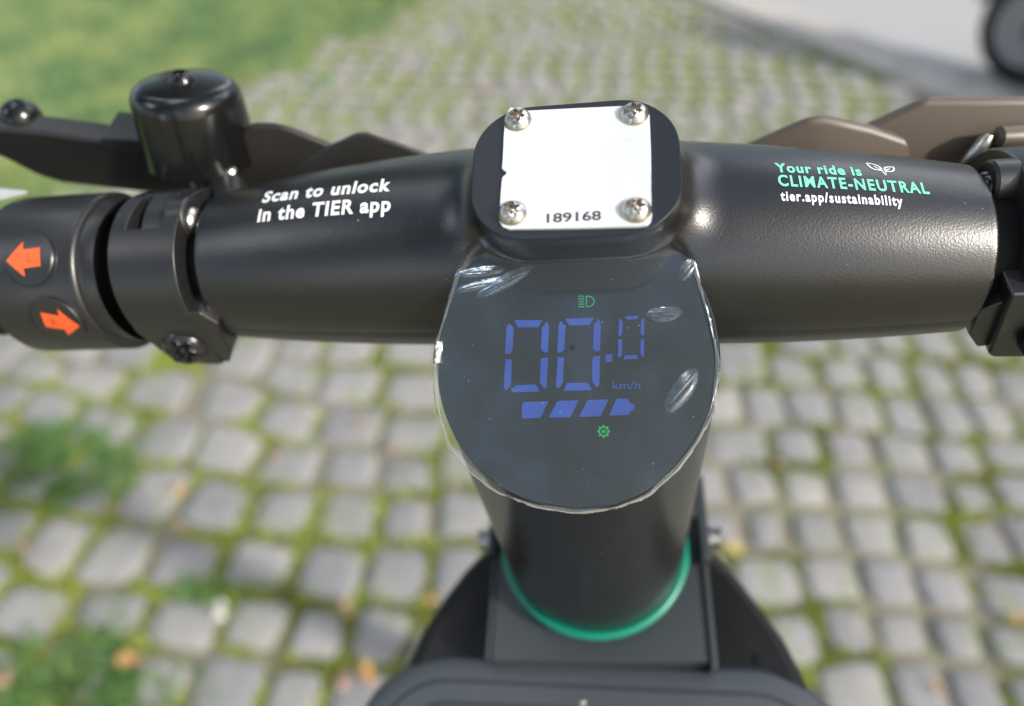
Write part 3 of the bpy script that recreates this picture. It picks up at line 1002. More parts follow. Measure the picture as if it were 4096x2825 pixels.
wr = wing('lever_perch', [(84, -4), (94, 1.5), (109.5, 10.6), (137, 8.3), (160, 6), (176, 2)], 95, [(84, -22), (95, -22), (108, -22), (136, -26), (158, -28), (176, -30)], 78, 20, M['wing'], bev=4.0)
# glossy loop, cable ferrule and lever end on the right
def ring_tube(c, ax, R1, R2, r, name, mat, parent):
    u, w, a = frame_from(ax)
    vs, fs = [], []
    n1, n2 = 40, 12
    for i in range(n1):
        t = 2 * math.pi * i / n1
        rad = u * math.cos(t) * R1 + w * math.sin(t) * R2
        d = _n(rad)
        for j in range(n2):
            s = 2 * math.pi * j / n2
            vs.append(np.array(c) + rad + r * (math.cos(s) * d + math.sin(s) * a))
    for i in range(n1):
        for j in range(n2):
            fs.append((i * n2 + j, ((i + 1) % n1) * n2 + j, ((i + 1) % n1) * n2 + (j + 1) % n2, i * n2 + (j + 1) % n2))
    return part(name, vs, fs, mat, parent)
ring_tube((131.0, 80, -6.0), (0.1, -0.75, 0.6), 3.2, 6.8, 1.0, 'cable_loop', M['gloss'], wr)
v_, f_ = lathe([(1.6, 0), (2.2, 1), (2.2, 9), (1.2, 11)], (122.0, 80, -7.0), (0.45, 0.3, 0.75), 20)
part('cable_end', v_, f_, M['steel'], wr)
v_, f_ = lathe([(2.0, 0), (3.4, 1), (3.6, 16), (2.0, 22)], (129, 83, 1.0), (1, 0.1, -0.1), 24)
part('cable_adjuster', v_, f_, M['wing'], wr)

# bell
AB = _n(np.array([0.147, 0.240, 0.959]))
TB = np.array([-134.8, 100.1, 33.3]) + np.array([-9.4, 103.2, -154.4]) * 0.0
cam_l = np.array([9.397, -103.183, 154.373])
TB = cam_l + (TB - cam_l) * 0.985
def bl(h):
    return TB - AB * h
prof = [(0.3, 0.6), (6, 0.5), (12.5, 0.0), (15.0, -0.4), (16.8, -1.8), (17.9, -4.0), (18.3, -6.5), (18.6, -12), (19.2, -26), (19.3, -27.0), (18.7, -27.0), (18.4, -25), (17.5, -8), (15, -3), (0.3, -2)]
v_, f_ = lathe(prof, TB, AB, 72, close_start=False, close_end=False)
bell = part('bell', v_, f_, M['gloss'], sharp=50)
torx_screw(bl(-0.3), AB, 4.3, 3.3, M['gloss'], bell, 0.4, name='bell_nut', pin=False, inner=0.5)
v_, f_ = lathe([(11, -9), (11, -26), (6, -31), (3.5, -44)], TB, AB, 32)
part('bell_base', v_, f_, M['hollow'], bell)
v_, f_ = lathe([(2.2, 0), (2.4, 0.6), (2.4, 6.5), (1.6, 7.2)], bl(32.5) + np.array([14.0, -9, 1.5]), (0.25, -0.1, 0.95), 24)
part('bell_strap_screw', v_, f_, M['steel'], bell)
# strap under the bell, hugging the bar
vs, fs = [], []
for i, p_ in enumerate(np.linspace(60, 165, 26)):
    for x in (-119, -106):
        yc, zc = [float(k) for k in bar_c(-112)]
        r = 25.3 + 0.6
        vs.append((x, yc - r * math.cos(R_(p_)), zc + r * math.sin(R_(p_))))
arm = [bl(33) + np.array([2, -4, 0]), bl(40) + np.array([8, -12, 0]), np.array([-116.0, 72, 12.5])]
for i in range(25):
    fs.append((2 * i, 2 * i + 1, 2 * i + 3, 2 * i + 2))
# arm from bell to strap
def tube(pts, r, seg=14):
    pts = [np.array(p, float) for p in pts]
    vs, fs = [], []
    u = None
    for i, p_ in enumerate(pts):
        d = _n(pts[min(i + 1, len(pts) - 1)] - pts[max(i - 1, 0)])
        if u is None:
            u, w, _ = frame_from(d)
        else:
            u = _n(u - d * u.dot(d)); w = np.cross(d, u)
        rr = r[i] if isinstance(r, (list, tuple)) else r
        for j in range(seg):
            t = 2 * math.pi * j / seg
            vs.append(p_ + rr * (math.cos(t) * u + math.sin(t) * w))
    for i in range(len(pts) - 1):
        for j in range(seg):
            k = (j + 1) % seg
            fs.append((i * seg + j, i * seg + k, (i + 1) * seg + k, (i + 1) * seg + j))
    fs.append(tuple(reversed(range(seg)))); fs.append(tuple((len(pts) - 1) * seg + j for j in range(seg)))
    return vs, fs
v_, f_ = tube([bl(28), bl(36) + np.array([6, -6, 0]), np.array([-119.0, 70.0, 9.0]), np.array([-116.0, 62.0, 8.0])], [9, 7.5, 6.5, 6])
part('bell_mount', v_, f_, M['matte'], bell)

# ------------------------------------------------------------------ right side: gap, clamp, bolt
yR, zR = [float(k) for k in bar_c(112)]
v_, f_ = lathe([(20.5, 104), (20.5, 190)], (0, yR, zR), (1, 0, 0), 48)
part('inner_tube', v_, f_, M['hollow'])
v_, f_ = lathe([(20, 0), (25.2, 0.2), (26.4, 0.8), (27.0, 2.0), (27.0, 26), (26, 27)], (118.3, yR + 1.5, zR + 0.5), (1, 0, 0), 96)
CR = part('brake_clamp', v_, f_, M['matte'], sharp=35)
v_, f_ = lathe([(5.6, -4.0), (6.6, -3.4), (6.6, 4.2), (5.8, 5.0)], (118.0, yR + 5.0, zR + 20.3), (-1, 0, 0), 40)
part('clamp_ear', v_, f_, M['matte'], CR)
v_, f_ = lathe([(4.2, 0), (4.2, 0.8), (3.4, 2.0), (2.0, 2.8), (0.4, 3.0)], (113.2, yR + 4.4, zR + 20.0), (-1, 0, 0), 32)
part('clamp_rivet', v_, f_, M['gloss'], CR)
world_prism('clamp_lug', [(114.0, 0), (119.3, -27.8), (121.3, -29.6), (146, -30.5), (150, -28), (150, 0)], 44, 21, M['matte'], CR, 1.0)
world_prism('clamp_lug', [(110.6, -10), (112.2, -21), (117.0, -27.5), (119.5, -27), (116, -6)], 47, 23.5, M['matte'], CR, 0.6)
v_, f_ = lathe([(8.0, 0), (8.0, 3.2), (7.4, 4.0), (6.6, 4.2)], (131.5, 21.0, -18.5), (-0.05, -0.95, 0.30), 40)
part('bolt_washer', v_, f_, M['gloss'], CR)
torx_screw((131.8, 17.2, -17.4), (-0.05, -0.95, 0.30), 5.6, 2.6, M['steel'], CR, 0.3, name='clamp_bolt', pin=False, inner=0.6)
v_, f_ = lathe([(22, 0), (22, 120), (18, 125)], (146, yR, zR), (1, 0, 0), 48)
part('hand_grip', v_, f_, M['rubber'])

# white reflector chip seen past the left grip
v_, f_ = prism([(-212, 0), (-202, 2.2), (-191.5, 0.2), (-202, -1.4)], (0, 68, 16.5), (1, 0, 0), (0, 0.3, 0.95), (0, -0.95, 0.3), -1, 1)
part('reflector', v_, f_, M['plate'])

# ------------------------------------------------------------------ bracket, helmet box
def zprism(name, poly, z0, z1, mat, parent=None, bev=0.8):
    v, f = prism(poly, (0, 0, 0), (1, 0, 0), (0, 1, 0), (0, 0, 1), z0, z1)
    o = part(name, v, f, mat, parent, sharp=30)
    bevel_mod(o, bev, 3)
    return o
br = zprism('stem_bracket', [(-44.6, -45), (45.3, -42), (45.6, 20), (-45.2, 20)], -166, -151.5, M['slate'], bev=0.5)
zprism('bracket_flange', [(45.7, -44.5), (48.2, -44.5), (48.2, 34), (45.7, 34)], -172, -150.2, M['slate'], br, 0.6)
zprism('bracket_ear', [(44.6, -4), (48.6, -4), (48.6, 34), (44.6, 34)], -150.0, -139, M['slate'], br, 0.8)
zprism('bracket_flange', [(-47.0, -44.8), (-45.3, -44.8), (-45.3, 34), (-47.0, 34)], -172, -151.0, M['slate'], br, 0.4)
zprism('bracket_ear', [(-48.4, -2), (-45.0, -2), (-45.0, 34), (-48.4, 34)], -150.8, -142, M['slate'], br, 0.8)
for sx, xx in ((-1, -48.3), (1, 48.8)):
    v_, f_ = lathe([(6.6, 0), (6.6, 2.0), (5.6, 2.2), (5.6, 5.2), (4.6, 6.2), (0.5, 6.4)], (xx, 9.0 + sx * 1.5, -151), (sx, 0, 0), 28)
    part('bracket_bolt', v_, f_, M['steel'], br)

# big dark rounded shell in front of the box
dome_p = [(-90, -60), (-87, -48), (-80, -28), (-72, -14), (-64, -2), (-57, 6), (-48, 13), (-34, 20), (-15, 25), (0, 26.5), (15, 26), (34, 22), (46, 16), (55, 8), (64, -3), (73, -17), (80, -29), (86, -45), (90, -60)]
n = len(dome_p)
vs = []
for z, s in ((-172, 1.0), (-168.5, 0.985), (-166.5, 0.95), (-166.0, 0.9), (-170, 0.70), (-171, 0.3)):
    for x, y in dome_p:
        vs.append((x * s, -20 + (y + 20) * s, z))
k = 6
for x, y in dome_p:
    vs.append((x * 1.0, y, -260))
fs = []
for r_ in range(5):
    for i in range(n - 1):
        fs.append((r_ * n + i, (r_ + 1) * n + i, (r_ + 1) * n + i + 1, r_ * n + i + 1))
for i in range(n - 1):
    fs.append((6 * n + i, i, i + 1, 6 * n + i + 1))
part('box_back_shell', vs, fs, M['dome'], sharp=50)
v_, f_ = lathe([(5.2, 0), (4.6, 1.2), (3.2, 2.0), (1.4, 2.4), (0.2, 2.5)], (69, -37, -170), (0, 0, 1), 28)
part('shell_stud', v_, f_, M['dome'])

# helmet box lid: rounded rectangle with raised ridges
def lid_outline(inset):
    hx, hy, r = 108 - inset, 75 - inset, max(4, 44 - inset * 0.9)
    return rrect(hx, hy, r, -1.5, -113.0, 12)
levels = [(0, -250), (0, -178), (0.9, -172), (2.6, -168.4), (4.6, -165.4), (5.8, -164.4), (6.6, -164.0), (12.4, -163.8), (12.9, -165.2), (13.7, -165.2), (14.2, -163.8), (21.2, -163.6), (21.7, -165.0), (22.5, -165.0), (23.0, -163.6), (60, -162.8)]
vs, fs = [], []
n = None
for ins, z in levels:
    o_ = lid_outline(ins)
    n = len(o_)
    for x, y in o_:
        vs.append((x, y, z + 0.045 * (y + 40)))
for k in range(len(levels) - 1):
    for i in range(n):
        j = (i + 1) % n
        fs.append((k * n + i, k * n + j, (k + 1) * n + j, (k + 1) * n + i))
fs.append(tuple((len(levels) - 1) * n + i for i in range(n)))
box = part('helmet_box', vs, fs, M['lid'], sharp=30)
v_, f_ = lathe([(1.2, 0), (1.2, 0.5), (0.7, 0.8), (0.1, 0.85)], (-7, -57.5, -164.6), (0, 0, 1), 16)
part('lid_rivet', v_, f_, M['steel'], box)

# lower scooter: front wheel, fork, deck
gz = -BASE_LEN
def wheel(cy, name='wheel'):
    v, f = lathe([(60, -18), (92, -20), (108, -14), (112, 0), (108, 14), (92, 20), (60, 18)], (-1, cy, gz + 112), (1, 0, 0), 48)
    w_ = part(name, v, f, M['rubber'])
    v, f = lathe([(10, -16), (58, -15), (58, 15), (10, 16)], (-1, cy, gz + 112), (1, 0, 0), 32)
    part('rim', v, f, M['matte'], w_)
wheel(40); wheel(-900)
v_, f_ = prism([(-70, -180), (70, -180), (70, -760), (-70, -760)], (0, 0, 0), (1, 0, 0), (0, 1, 0), (0, 0, 1), gz + 110, gz + 150)
part('deck', v_, f_, M['rubber'])
v_, f_ = tube([(-1, 4.2, gz + 240), (-1, -60, gz + 170), (-1, -185, gz + 135)], [30, 30, 26])
part('neck', v_, f_, M['stem'])
for sx in (-1, 1):
    v_, f_ = tube([(-1 + sx * 26, 6, gz + 260), (-1 + sx * 26, 40, gz + 112)], 9)
    part('fork_leg', v_, f_, M['stem'])

# ------------------------------------------------------------------ ground
def tag(o, label=None, cat=None, group=None, kind=None):
    if label: o['label'] = label
    if cat: o['category'] = cat
    if group: o['group'] = group
    if kind: o['kind'] = kind
    return o

def ground_mat():
    m, n, l, b = new_mat('joint_soil')
    t = noise(n, l, 9, 5, 0.6)
    r = ramp(n, l, t.outputs[0], [(0.30, (0.22, 0.18, 0.14)), (0.45, (0.24, 0.22, 0.16)), (0.62, (0.23, 0.24, 0.14)), (0.8, (0.23, 0.29, 0.10))])
    l.new(r.outputs[0], b.inputs['Base Color'])
    b.inputs['Roughness'].default_value = 0.95
    t2 = noise(n, l, 120, 4, 0.6)
    bump(n, l, t2.outputs[0], b, 0.8, 0.01)
    return m
mesh_obj('ground', [(-60, -60, 0), (60, -60, 0), (60, 60, 0), (-60, 60, 0)], [(0, 1, 2, 3)], ground_mat())['kind'] = 'structure'

STONES = [[-1.22,1.2],[-1.13,1.05],[-1.05,1.14],[-0.88,1.1],[-0.81,0.96],[-0.95,1.0],[-1.24,1.07],[-1.06,0.84],[-0.91,0.83],[-0.79,0.82],[-1.01,1.25],[-1.14,1.25],[-1.14,0.89],[-1.25,0.99],[-1.33,1.24],[-0.67,1.07],[-0.69,1.23],[-0.56,1.16],[-0.43,1.25],[-0.4,1.13],[-0.27,1.24],[-0.25,1.12],[-0.54,1.01],[-0.38,1.0],[-0.64,0.94],[-0.5,0.89],[-0.36,0.88],[-0.23,0.96],[-0.23,0.87],[-0.48,0.77],[-0.35,0.76],[-0.21,0.76],[-0.12,0.78],[-0.63,0.78],[-0.12,0.88],[-0.56,1.26],[-1.05,0.72],[-0.94,0.69],[-0.8,0.66],[-0.66,0.65],[-0.92,0.53],[-0.76,0.54],[-0.62,0.53],[-0.78,0.47],[-0.64,0.43],[-1.07,0.62],[-0.96,0.45],[-0.5,0.64],[-0.36,0.63],[-0.22,0.62],[-0.11,0.62],[-0.47,0.53],[-0.36,0.5],[-0.25,0.51],[-0.5,0.42],[-0.37,0.41],[-0.28,0.39],[0.59,1.21],[0.71,1.18],[0.84,1.18],[0.95,1.17],[0.78,1.27],[0.9,1.28],[1.0,1.29],[1.1,1.27],[1.06,1.16],[1.15,1.14],[1.25,1.1],[0.52,1.06],[0.6,1.05],[0.72,1.06],[0.83,1.04],[0.94,1.02],[1.04,1.02],[1.15,1.03],[1.24,1.02],[0.53,0.94],[0.65,0.94],[0.77,0.93],[0.89,0.92],[1.01,0.9],[1.11,0.91],[0.52,0.84],[0.64,0.83],[0.75,0.82],[0.88,0.82],[1.0,0.81],[1.09,0.82],[0.43,0.83],[0.52,0.73],[0.44,0.73],[0.63,0.72],[0.74,0.72],[0.85,0.7],[0.97,0.7],[1.06,0.72],[0.51,0.61],[0.63,0.62],[0.74,0.61],[0.84,0.6],[0.94,0.58],[0.53,0.5],[0.62,0.52],[0.72,0.51],[0.83,0.5],[0.91,0.48],[0.62,0.42],[0.71,0.42],[0.82,0.41],[0.9,0.41]]
GRASS_EDGE = [(-0.30, 4.30), (-0.458, 3.838), (-0.84, 3.399), (-1.062, 2.852), (-1.306, 2.478), (-1.50, 2.05), (-1.70, 1.60), (-2.1, 1.1), (-2.6, 0.2), (-3.0, -2.0)]
KO = [(0.55, 4.75), (1.1, 3.70), (1.295, 3.28), (1.52, 2.97), (1.702, 2.69), (2.45, 1.45), (3.35, 0.0)]
def left_of(line, x, y):
    """signed side of a polyline that runs from far to near; > 0 means on its left (smaller x)"""
    best = None
    for (x0, y0), (x1, y1) in zip(line[:-1], line[1:]):
        dx, dy = x1 - x0, y1 - y0
        L2 = dx * dx + dy * dy
        t = max(0, min(1, ((x - x0) * dx + (y - y0) * dy) / L2))
        px, py = x0 + t * dx, y0 + t * dy
        d = math.hypot(x - px, y - py)
        s = dx * (y - y0) - dy * (x - x0)
        if best is None or d < best[0]:
            best = (d, -s)
    return math.copysign(best[0], best[1])

sites = [list(s) for s in STONES]
# rows that carry on where the traced stones end
ga = R_(-6)
for j in range(-6, 46):
    off = random.random()
    for i in range(-40, 40):
        x = (i + off * 0.9 + 0.22 * (random.random() - .5)) * 0.122
        y = 0.30 + j * 0.108 + 0.03 * (random.random() - .5) + 0.05 * math.sin(x * 1.7 + 0.4)
        X_ = x * math.cos(ga) - (y - 1) * math.sin(ga)
        Y_ = x * math.sin(ga) + (y - 1) * math.cos(ga) + 1
        if not (-3.0 < X_ < 3.4 and 0.0 < Y_ < 4.7):
            continue
        if left_of(GRASS_EDGE, X_, Y_) > -0.02 or left_of(KO, X_, Y_) < 0.05:
            continue
        if min((X_ - a) ** 2 + (Y_ - b) ** 2 for a, b in sites[:len(STONES)]) < 0.122 ** 2:
            continue
        sites.append([X_, Y_])
sites = np.array(sites)
VW = 4.9
def clip_poly(poly, nx, ny, c):
    out = []
    for i in range(len(poly)):
        a = poly[i]; b = poly[(i + 1) % len(poly)]
        da = a[0] * nx + a[1] * ny - c; db = b[0] * nx + b[1] * ny - c
        if da <= 0: out.append(a)
        if (da < 0) != (db < 0) and da != db:
            t = da / (da - db)
            out.append((a[0] + t * (b[0] - a[0]), a[1] + t * (b[1] - a[1])))
    return out

def stone_mat():
    m, n, l, b = new_mat('granite_cobble')
    oi = n.new('ShaderNodeObjectInfo')
    geo_ = n.new('ShaderNodeNewGeometry')
    t = noise(n, l, 7, 3, 0.6)
    t2 = noise(n, l, 300, 3, 0.8)
    add = n.new('ShaderNodeMath'); add.operation = 'MULTIPLY_ADD'
    add.inputs[1].default_value = 0.35
    l.new(oi.outputs['Random'], add.inputs[0]); l.new(t.outputs[0], add.inputs[2])
    r = ramp(n, l, add.outputs[0], [(0.25, (0.195, 0.19, 0.195)), (0.5, (0.27, 0.265, 0.27)), (0.75, (0.33, 0.32, 0.312)), (1.0, (0.39, 0.37, 0.35))])
    r2 = ramp(n, l, t2.outputs[0], [(0.35, (0.62, 0.62, 0.62)), (0.55, (1, 1, 1)), (0.7, (1.2, 1.2, 1.2))])
    mx = n.new('ShaderNodeMix'); mx.data_type = 'RGBA'; mx.blend_type = 'MULTIPLY'
    mx.inputs['Factor'].default_value = 1
    l.new(r.outputs[0], mx.inputs['A']); l.new(r2.outputs[0], mx.inputs['B'])
    # lichen and moss creeping over the edges
    t3 = noise(n, l, 11, 5, 0.65)
    r3 = ramp(n, l, t3.outputs[0], [(0.52, (0, 0, 0)), (0.68, (0.7, 0.7, 0.7))])
    mx2 = n.new('ShaderNodeMix'); mx2.data_type = 'RGBA'
    l.new(r3.outputs[0], mx2.inputs['Factor']); l.new(mx.outputs['Result'], mx2.inputs['A'])
    mx2.inputs['B'].default_value = (0.20, 0.24, 0.12, 1)
    l.new(mx2.outputs['Result'], b.inputs['Base Color'])
    b.inputs['Roughness'].default_value = 0.75
    bump(n, l, t2.outputs[0], b, 0.5, 0.003)
    return m
M['stone'] = stone_mat()
pave = bpy.data.objects.new('pavement', None)
COL.objects.link(pave)
pave['kind'] = 'structure'
pave['label'] = 'cobblestone pavement with mossy joints'

order = np.argsort([(s[0] * 0.9) ** 2 + (s[1] - 0.2) ** 2 for s in sites])
def in_view(x, y, mar=0.05):
    # camera frustum on the ground
    z = y * math.cos(PITCH) + CAM_H * math.sin(PITCH)
    up = y * math.sin(PITCH) - CAM_H * math.cos(PITCH)
    return z > 0 and abs(x) / z < 0.75 + mar * 2 and abs(up) / z < 0.518 + mar * 2
polys = {}
for si in range(len(sites)):
    s = sites[si]
    d = sites - s
    dist = np.hypot(d[:, 0], d[:, 1])
    nb = np.argsort(dist)[1:15]
    h_ = 0.080
    poly = [(s[0] - h_, s[1] - h_), (s[0] + h_, s[1] - h_), (s[0] + h_, s[1] + h_), (s[0] - h_, s[1] + h_)]
    gap = 0.006 + 0.008 * random.random() ** 1.5
    for k in nb:
        if dist[k] > 0.24: break
        nx, ny = d[k] / dist[k]
        mxx, myy = (s[0] + sites[k][0]) / 2, (s[1] + sites[k][1]) / 2
        ra = R_(-10 if mxx < -0.6 else (-2 if mxx > 0.2 else -10 + 10 * (mxx + 0.6)))
        u_ = nx * math.cos(ra) + ny * math.sin(ra); v_l = -nx * math.sin(ra) + ny * math.cos(ra)
        if abs(v_l) > 0.62 * abs(u_): u_ *= 0.30
        else: v_l *= 0.40
        q_ = math.hypot(u_, v_l); u_ /= q_; v_l /= q_
        nx = u_ * math.cos(ra) - v_l * math.sin(ra); ny = u_ * math.sin(ra) + v_l * math.cos(ra)
        c = nx * mxx + ny * myy - gap
        poly = clip_poly(poly, nx, ny, c)
        if len(poly) < 3: break
    if len(poly) < 3: continue
    P = [np.array(q) for q in poly]
    # drop very short edges, round the corners
    P2 = [P[i] for i in range(len(P)) if np.linalg.norm(P[i] - P[i - 1]) > 0.014]
    if len(P2) < 3: continue
    for it in range(2):
        N_ = []
        for i in range(len(P2)):
            a, b_ = P2[i], P2[(i + 1) % len(P2)]
            N_ += [a * 0.84 + b_ * 0.16, a * 0.16 + b_ * 0.84]
        P2 = N_
    polys[si] = np.array(P2)
def stone_geo(P2):
    c = P2.mean(0)
    top = 0.008 + 0.005 * random.random()
    tx, ty = random.uniform(-.06, .06), random.uniform(-.06, .06)
    vs, fs = [], []
    n = len(P2)
    jit = [1 + random.uniform(-.035, .035) for _ in range(n)]
    jit = [(jit[i - 1] + jit[i] + jit[(i + 1) % n]) / 3 for i in range(n)]
    for s, z in ((1.0, -0.02), (1.0, top - 0.010), (0.96, top - 0.0035), (0.88, top), (0.5, top + 0.0025)):
        for i, p_ in enumerate(P2):
            q = c + (p_ - c) * s * jit[i]
            vs.append((q[0], q[1], z + (q[0] - c[0]) * tx + (q[1] - c[1]) * ty if z > 0 else z))
    for k in range(4):
        for i in range(n):
            j = (i + 1) % n
            fs.append((k * n + i, k * n + j, (k + 1) * n + j, (k + 1) * n + i))
    fs.append(tuple(4 * n + i for i in range(n)))
    return vs, fs
cnt = 0
rest = []
for si in order:
    si = int(si)
    if si not in polys: continue
    if cnt < 298 and in_view(*sites[si]):
        v_, f_ = stone_geo(polys[si])
        mesh_obj('cobblestone', v_, f_, M['stone'], pave, smooth=True)
        cnt += 1
    else:
        rest.append(stone_geo(polys[si]))
v_, f_ = merge(*rest)
o = mesh_obj('far_cobblestones', v_, f_, M['stone'], pave, smooth=True)
o['kind'] = 'stuff'

# occupancy raster of the stones for planting the joints
RS = 0.006
gx0, gy0, gw, gh = -3.2, 0.0, int(6.8 / RS), int(4.8 / RS)
occ = np.zeros((gw, gh), bool)
for si, P2 in polys.items():
    x0, y0 = P2.min(0); x1, y1 = P2.max(0)
    i0, i1 = int((x0 - gx0) / RS), int((x1 - gx0) / RS) + 1
    j0, j1 = int((y0 - gy0) / RS), int((y1 - gy0) / RS) + 1
    i0, j0 = max(i0, 0), max(j0, 0); i1, j1 = min(i1, gw), min(j1, gh)
    if i1 <= i0 or j1 <= j0: continue
    gxs = gx0 + (np.arange(i0, i1) + .5) * RS; gys = gy0 + (np.arange(j0, j1) + .5) * RS
    GX, GY = np.meshgrid(gxs, gys, indexing='ij')
    ins = np.ones(GX.shape, bool)
    n = len(P2)
    for i in range(n):
        a, b_ = P2[i], P2[(i + 1) % n]
        ins &= ((b_[0] - a[0]) * (GY - a[1]) - (b_[1] - a[1]) * (GX - a[0])) > -1e-5
    occ[i0:i1, j0:j1] |= ins

def vnoise(x, y, s, seed=0):
    """cheap value noise in numpy"""
    r = np.random.default_rng(seed).random((256, 256))
    u, v = x / s, y / s
    i, j = np.floor(u).astype(int), np.floor(v).astype(int)
    fu, fv = u - i, v - j
    fu = fu * fu * (3 - 2 * fu); fv = fv * fv * (3 - 2 * fv)
    g = lambda a, b_: r[a % 256, b_ % 256]
    return (g(i, j) * (1 - fu) * (1 - fv) + g(i + 1, j) * fu * (1 - fv) + g(i, j + 1) * (1 - fu) * fv + g(i + 1, j + 1) * fu * fv)

def leaf_mat(name, cols, scale=3.0, trans=0.25):
    m, n, l, b = new_mat(name)
    geo_ = n.new('ShaderNodeNewGeometry')
    t = noise(n, l, scale, 4, 0.6)
    add = n.new('ShaderNodeMath'); add.operation = 'MULTIPLY_ADD'
    add.inputs[1].default_value = 0.35
    l.new(geo_.outputs['Random Per Island'], add.inputs[0])
    sub = n.new('ShaderNodeMath'); sub.operation = 'SUBTRACT'; sub.inputs[1].default_value = 0.17
    l.new(t.outputs[0], sub.inputs[0]); l.new(sub.outputs[0], add.inputs[2])
    r = ramp(n, l, add.outputs[0], cols)
    l.new(r.outputs[0], b.inputs['Base Color'])
    b.inputs['Roughness'].default_value = 0.6
    b.inputs['Specular IOR Level'].default_value = 0.3
    out = n['Material Output']
    tl = n.new('ShaderNodeBsdfTranslucent')
    l.new(r.outputs[0], tl.inputs[0])
    mx = n.new('ShaderNodeMixShader'); mx.inputs[0].default_value = trans
    l.new(b.outputs[0], mx.inputs[1]); l.new(tl.outputs[0], mx.inputs[2]); l.new(mx.outputs[0], out.inputs[0])
    return m
M['moss'] = leaf_mat('moss_green', [(0.2, (0.22, 0.24, 0.05)), (0.5, (0.36, 0.43, 0.07)), (0.8, (0.46, 0.54, 0.13))], 4)
M['clover'] = leaf_mat('clover_green', [(0.2, (0.08, 0.19, 0.07)), (0.5, (0.15, 0.28, 0.09)), (0.8, (0.24, 0.36, 0.10))], 5)
M['grass'] = leaf_mat('lawn_green', [(0.28, (0.13, 0.25, 0.12)), (0.45, (0.22, 0.36, 0.17)), (0.58, (0.36, 0.46, 0.18)), (0.75, (0.50, 0.52, 0.24))], 3.0)

def blades(xs, ys, z0, hgt, wid, lean, seed):
    r = np.random.default_rng(seed)
    n = len(xs)
    a = r.random(n) * 2 * math.pi
    h = hgt * (0.5 + r.random(n))
    w = wid * (0.6 + 0.8 * r.random(n))
    la = r.random(n) * 2 * math.pi
    ll = lean * h * r.random(n)
    b0 = np.stack([xs - np.cos(a) * w / 2, ys - np.sin(a) * w / 2, np.full(n, z0)], 1)
    b1 = np.stack([xs + np.cos(a) * w / 2, ys + np.sin(a) * w / 2, np.full(n, z0)], 1)
    tp = np.stack([xs + np.cos(la) * ll, ys + np.sin(la) * ll, z0 + h], 1)
    V = np.stack([b0, b1, tp], 1).reshape(-1, 3)
    return V
def tri_obj(name, V, mat):
    n = len(V) // 3
    me = bpy.data.meshes.new(name)
    me.vertices.add(len(V)); me.vertices.foreach_set('co', V.astype(np.float32).ravel())
    me.loops.add(len(V)); me.loops.foreach_set('vertex_index', np.arange(len(V), dtype=np.int32))
    me.polygons.add(n)
    me.polygons.foreach_set('loop_start', np.arange(0, len(V), 3, dtype=np.int32))
    me.polygons.foreach_set('loop_total', np.full(n, 3, np.int32))
    me.update(calc_edges=True)
    me.materials.append(mat)
    o = bpy.data.objects.new(name, me)
    COL.objects.link(o)
    return o
def view_mask(x, y):
    z = y * math.cos(PITCH) + CAM_H * math.sin(PITCH)
    up = y * math.sin(PITCH) - CAM_H * math.cos(PITCH)
    return (np.abs(x) / z < 0.85) & (np.abs(up) / z < 0.62)

# distance to the lawn edge, vectorised
def side_np(line, x, y):
    bd = np.full(len(x), 1e9); bs = np.zeros(len(x))
    for (x0, y0), (x1, y1) in zip(line[:-1], line[1:]):
        dx, dy = x1 - x0, y1 - y0
        t = np.clip(((x - x0) * dx + (y - y0) * dy) / (dx * dx + dy * dy), 0, 1)
        d = np.hypot(x - x0 - t * dx, y - y0 - t * dy)
        s = -(dx * (y - y0) - dy * (x - x0))
        m_ = d < bd
        bd[m_] = d[m_]; bs[m_] = s[m_]
    return np.sign(bs) * bd
N = 900000
x = rng.uniform(-3.1, 3.5, N); y = rng.uniform(0.2, 4.6, N)
k = view_mask(x, y)
x, y = x[k], y[k]
ii = ((x - gx0) / RS).astype(int); jj = ((y - gy0) / RS).astype(int)
k = ~occ[ii, jj] | ((rng.random(len(x)) < 0.22) & (vnoise(x, y, 0.11, 9) > 0.66))
nz = 0.60 * vnoise(x, y, 0.15, 1) + 0.25 * vnoise(x, y, 0.05, 2) + 0.12 * vnoise(x, y, 0.7, 3) + 0.08
k &= (nz > 0.50 + 0.16 * (rng.random(len(x)) - .5))
k &= (side_np(KO, x, y) > 0.0)
x, y, nz = x[k], y[k], nz[k]
# keep inside the paving
if len(x) > 190000:
    sel = rng.choice(len(x), 190000, replace=False); x, y, nz = x[sel], y[sel], nz[sel]
V_ = blades(x, y, 0.0, 0.016, 0.010, 1.1, 11)
tag(tri_obj('joint_moss', V_, M['moss']), 'bright green moss and grass growing in the joints between the cobbles', 'moss', kind='stuff')

# clover patches that spread over the stones
cp = [(-1.00, 0.90, 0.095, 0.07), (-0.92, 0.85, 0.06, 0.05), (-1.06, 0.95, 0.05, 0.035), (-0.80, 0.42, 0.11, 0.055), (-0.70, 0.40, 0.06, 0.04), (-0.60, 0.585, 0.05, 0.02)]
xs, ys = [], []
for cx, cy, rx, ry in cp:
    m_ = int(190000 * rx * ry)
    px = cx + rx * 0.75 * rng.normal(size=m_); py = cy + ry * 0.75 * rng.normal(size=m_)
    kk = vnoise(px, py, 0.035, 31) + 0.5 * vnoise(px, py, 0.013, 32) > 0.62
    xs.append(px[kk]); ys.append(py[kk])
V_ = blades(np.concatenate(xs), np.concatenate(ys), 0.008, 0.022, 0.012, 1.2, 12)
tag(tri_obj('clover_patches', V_, M['clover']), 'dark green clover patches spreading over the cobbles at lower left', 'clover', kind='stuff')

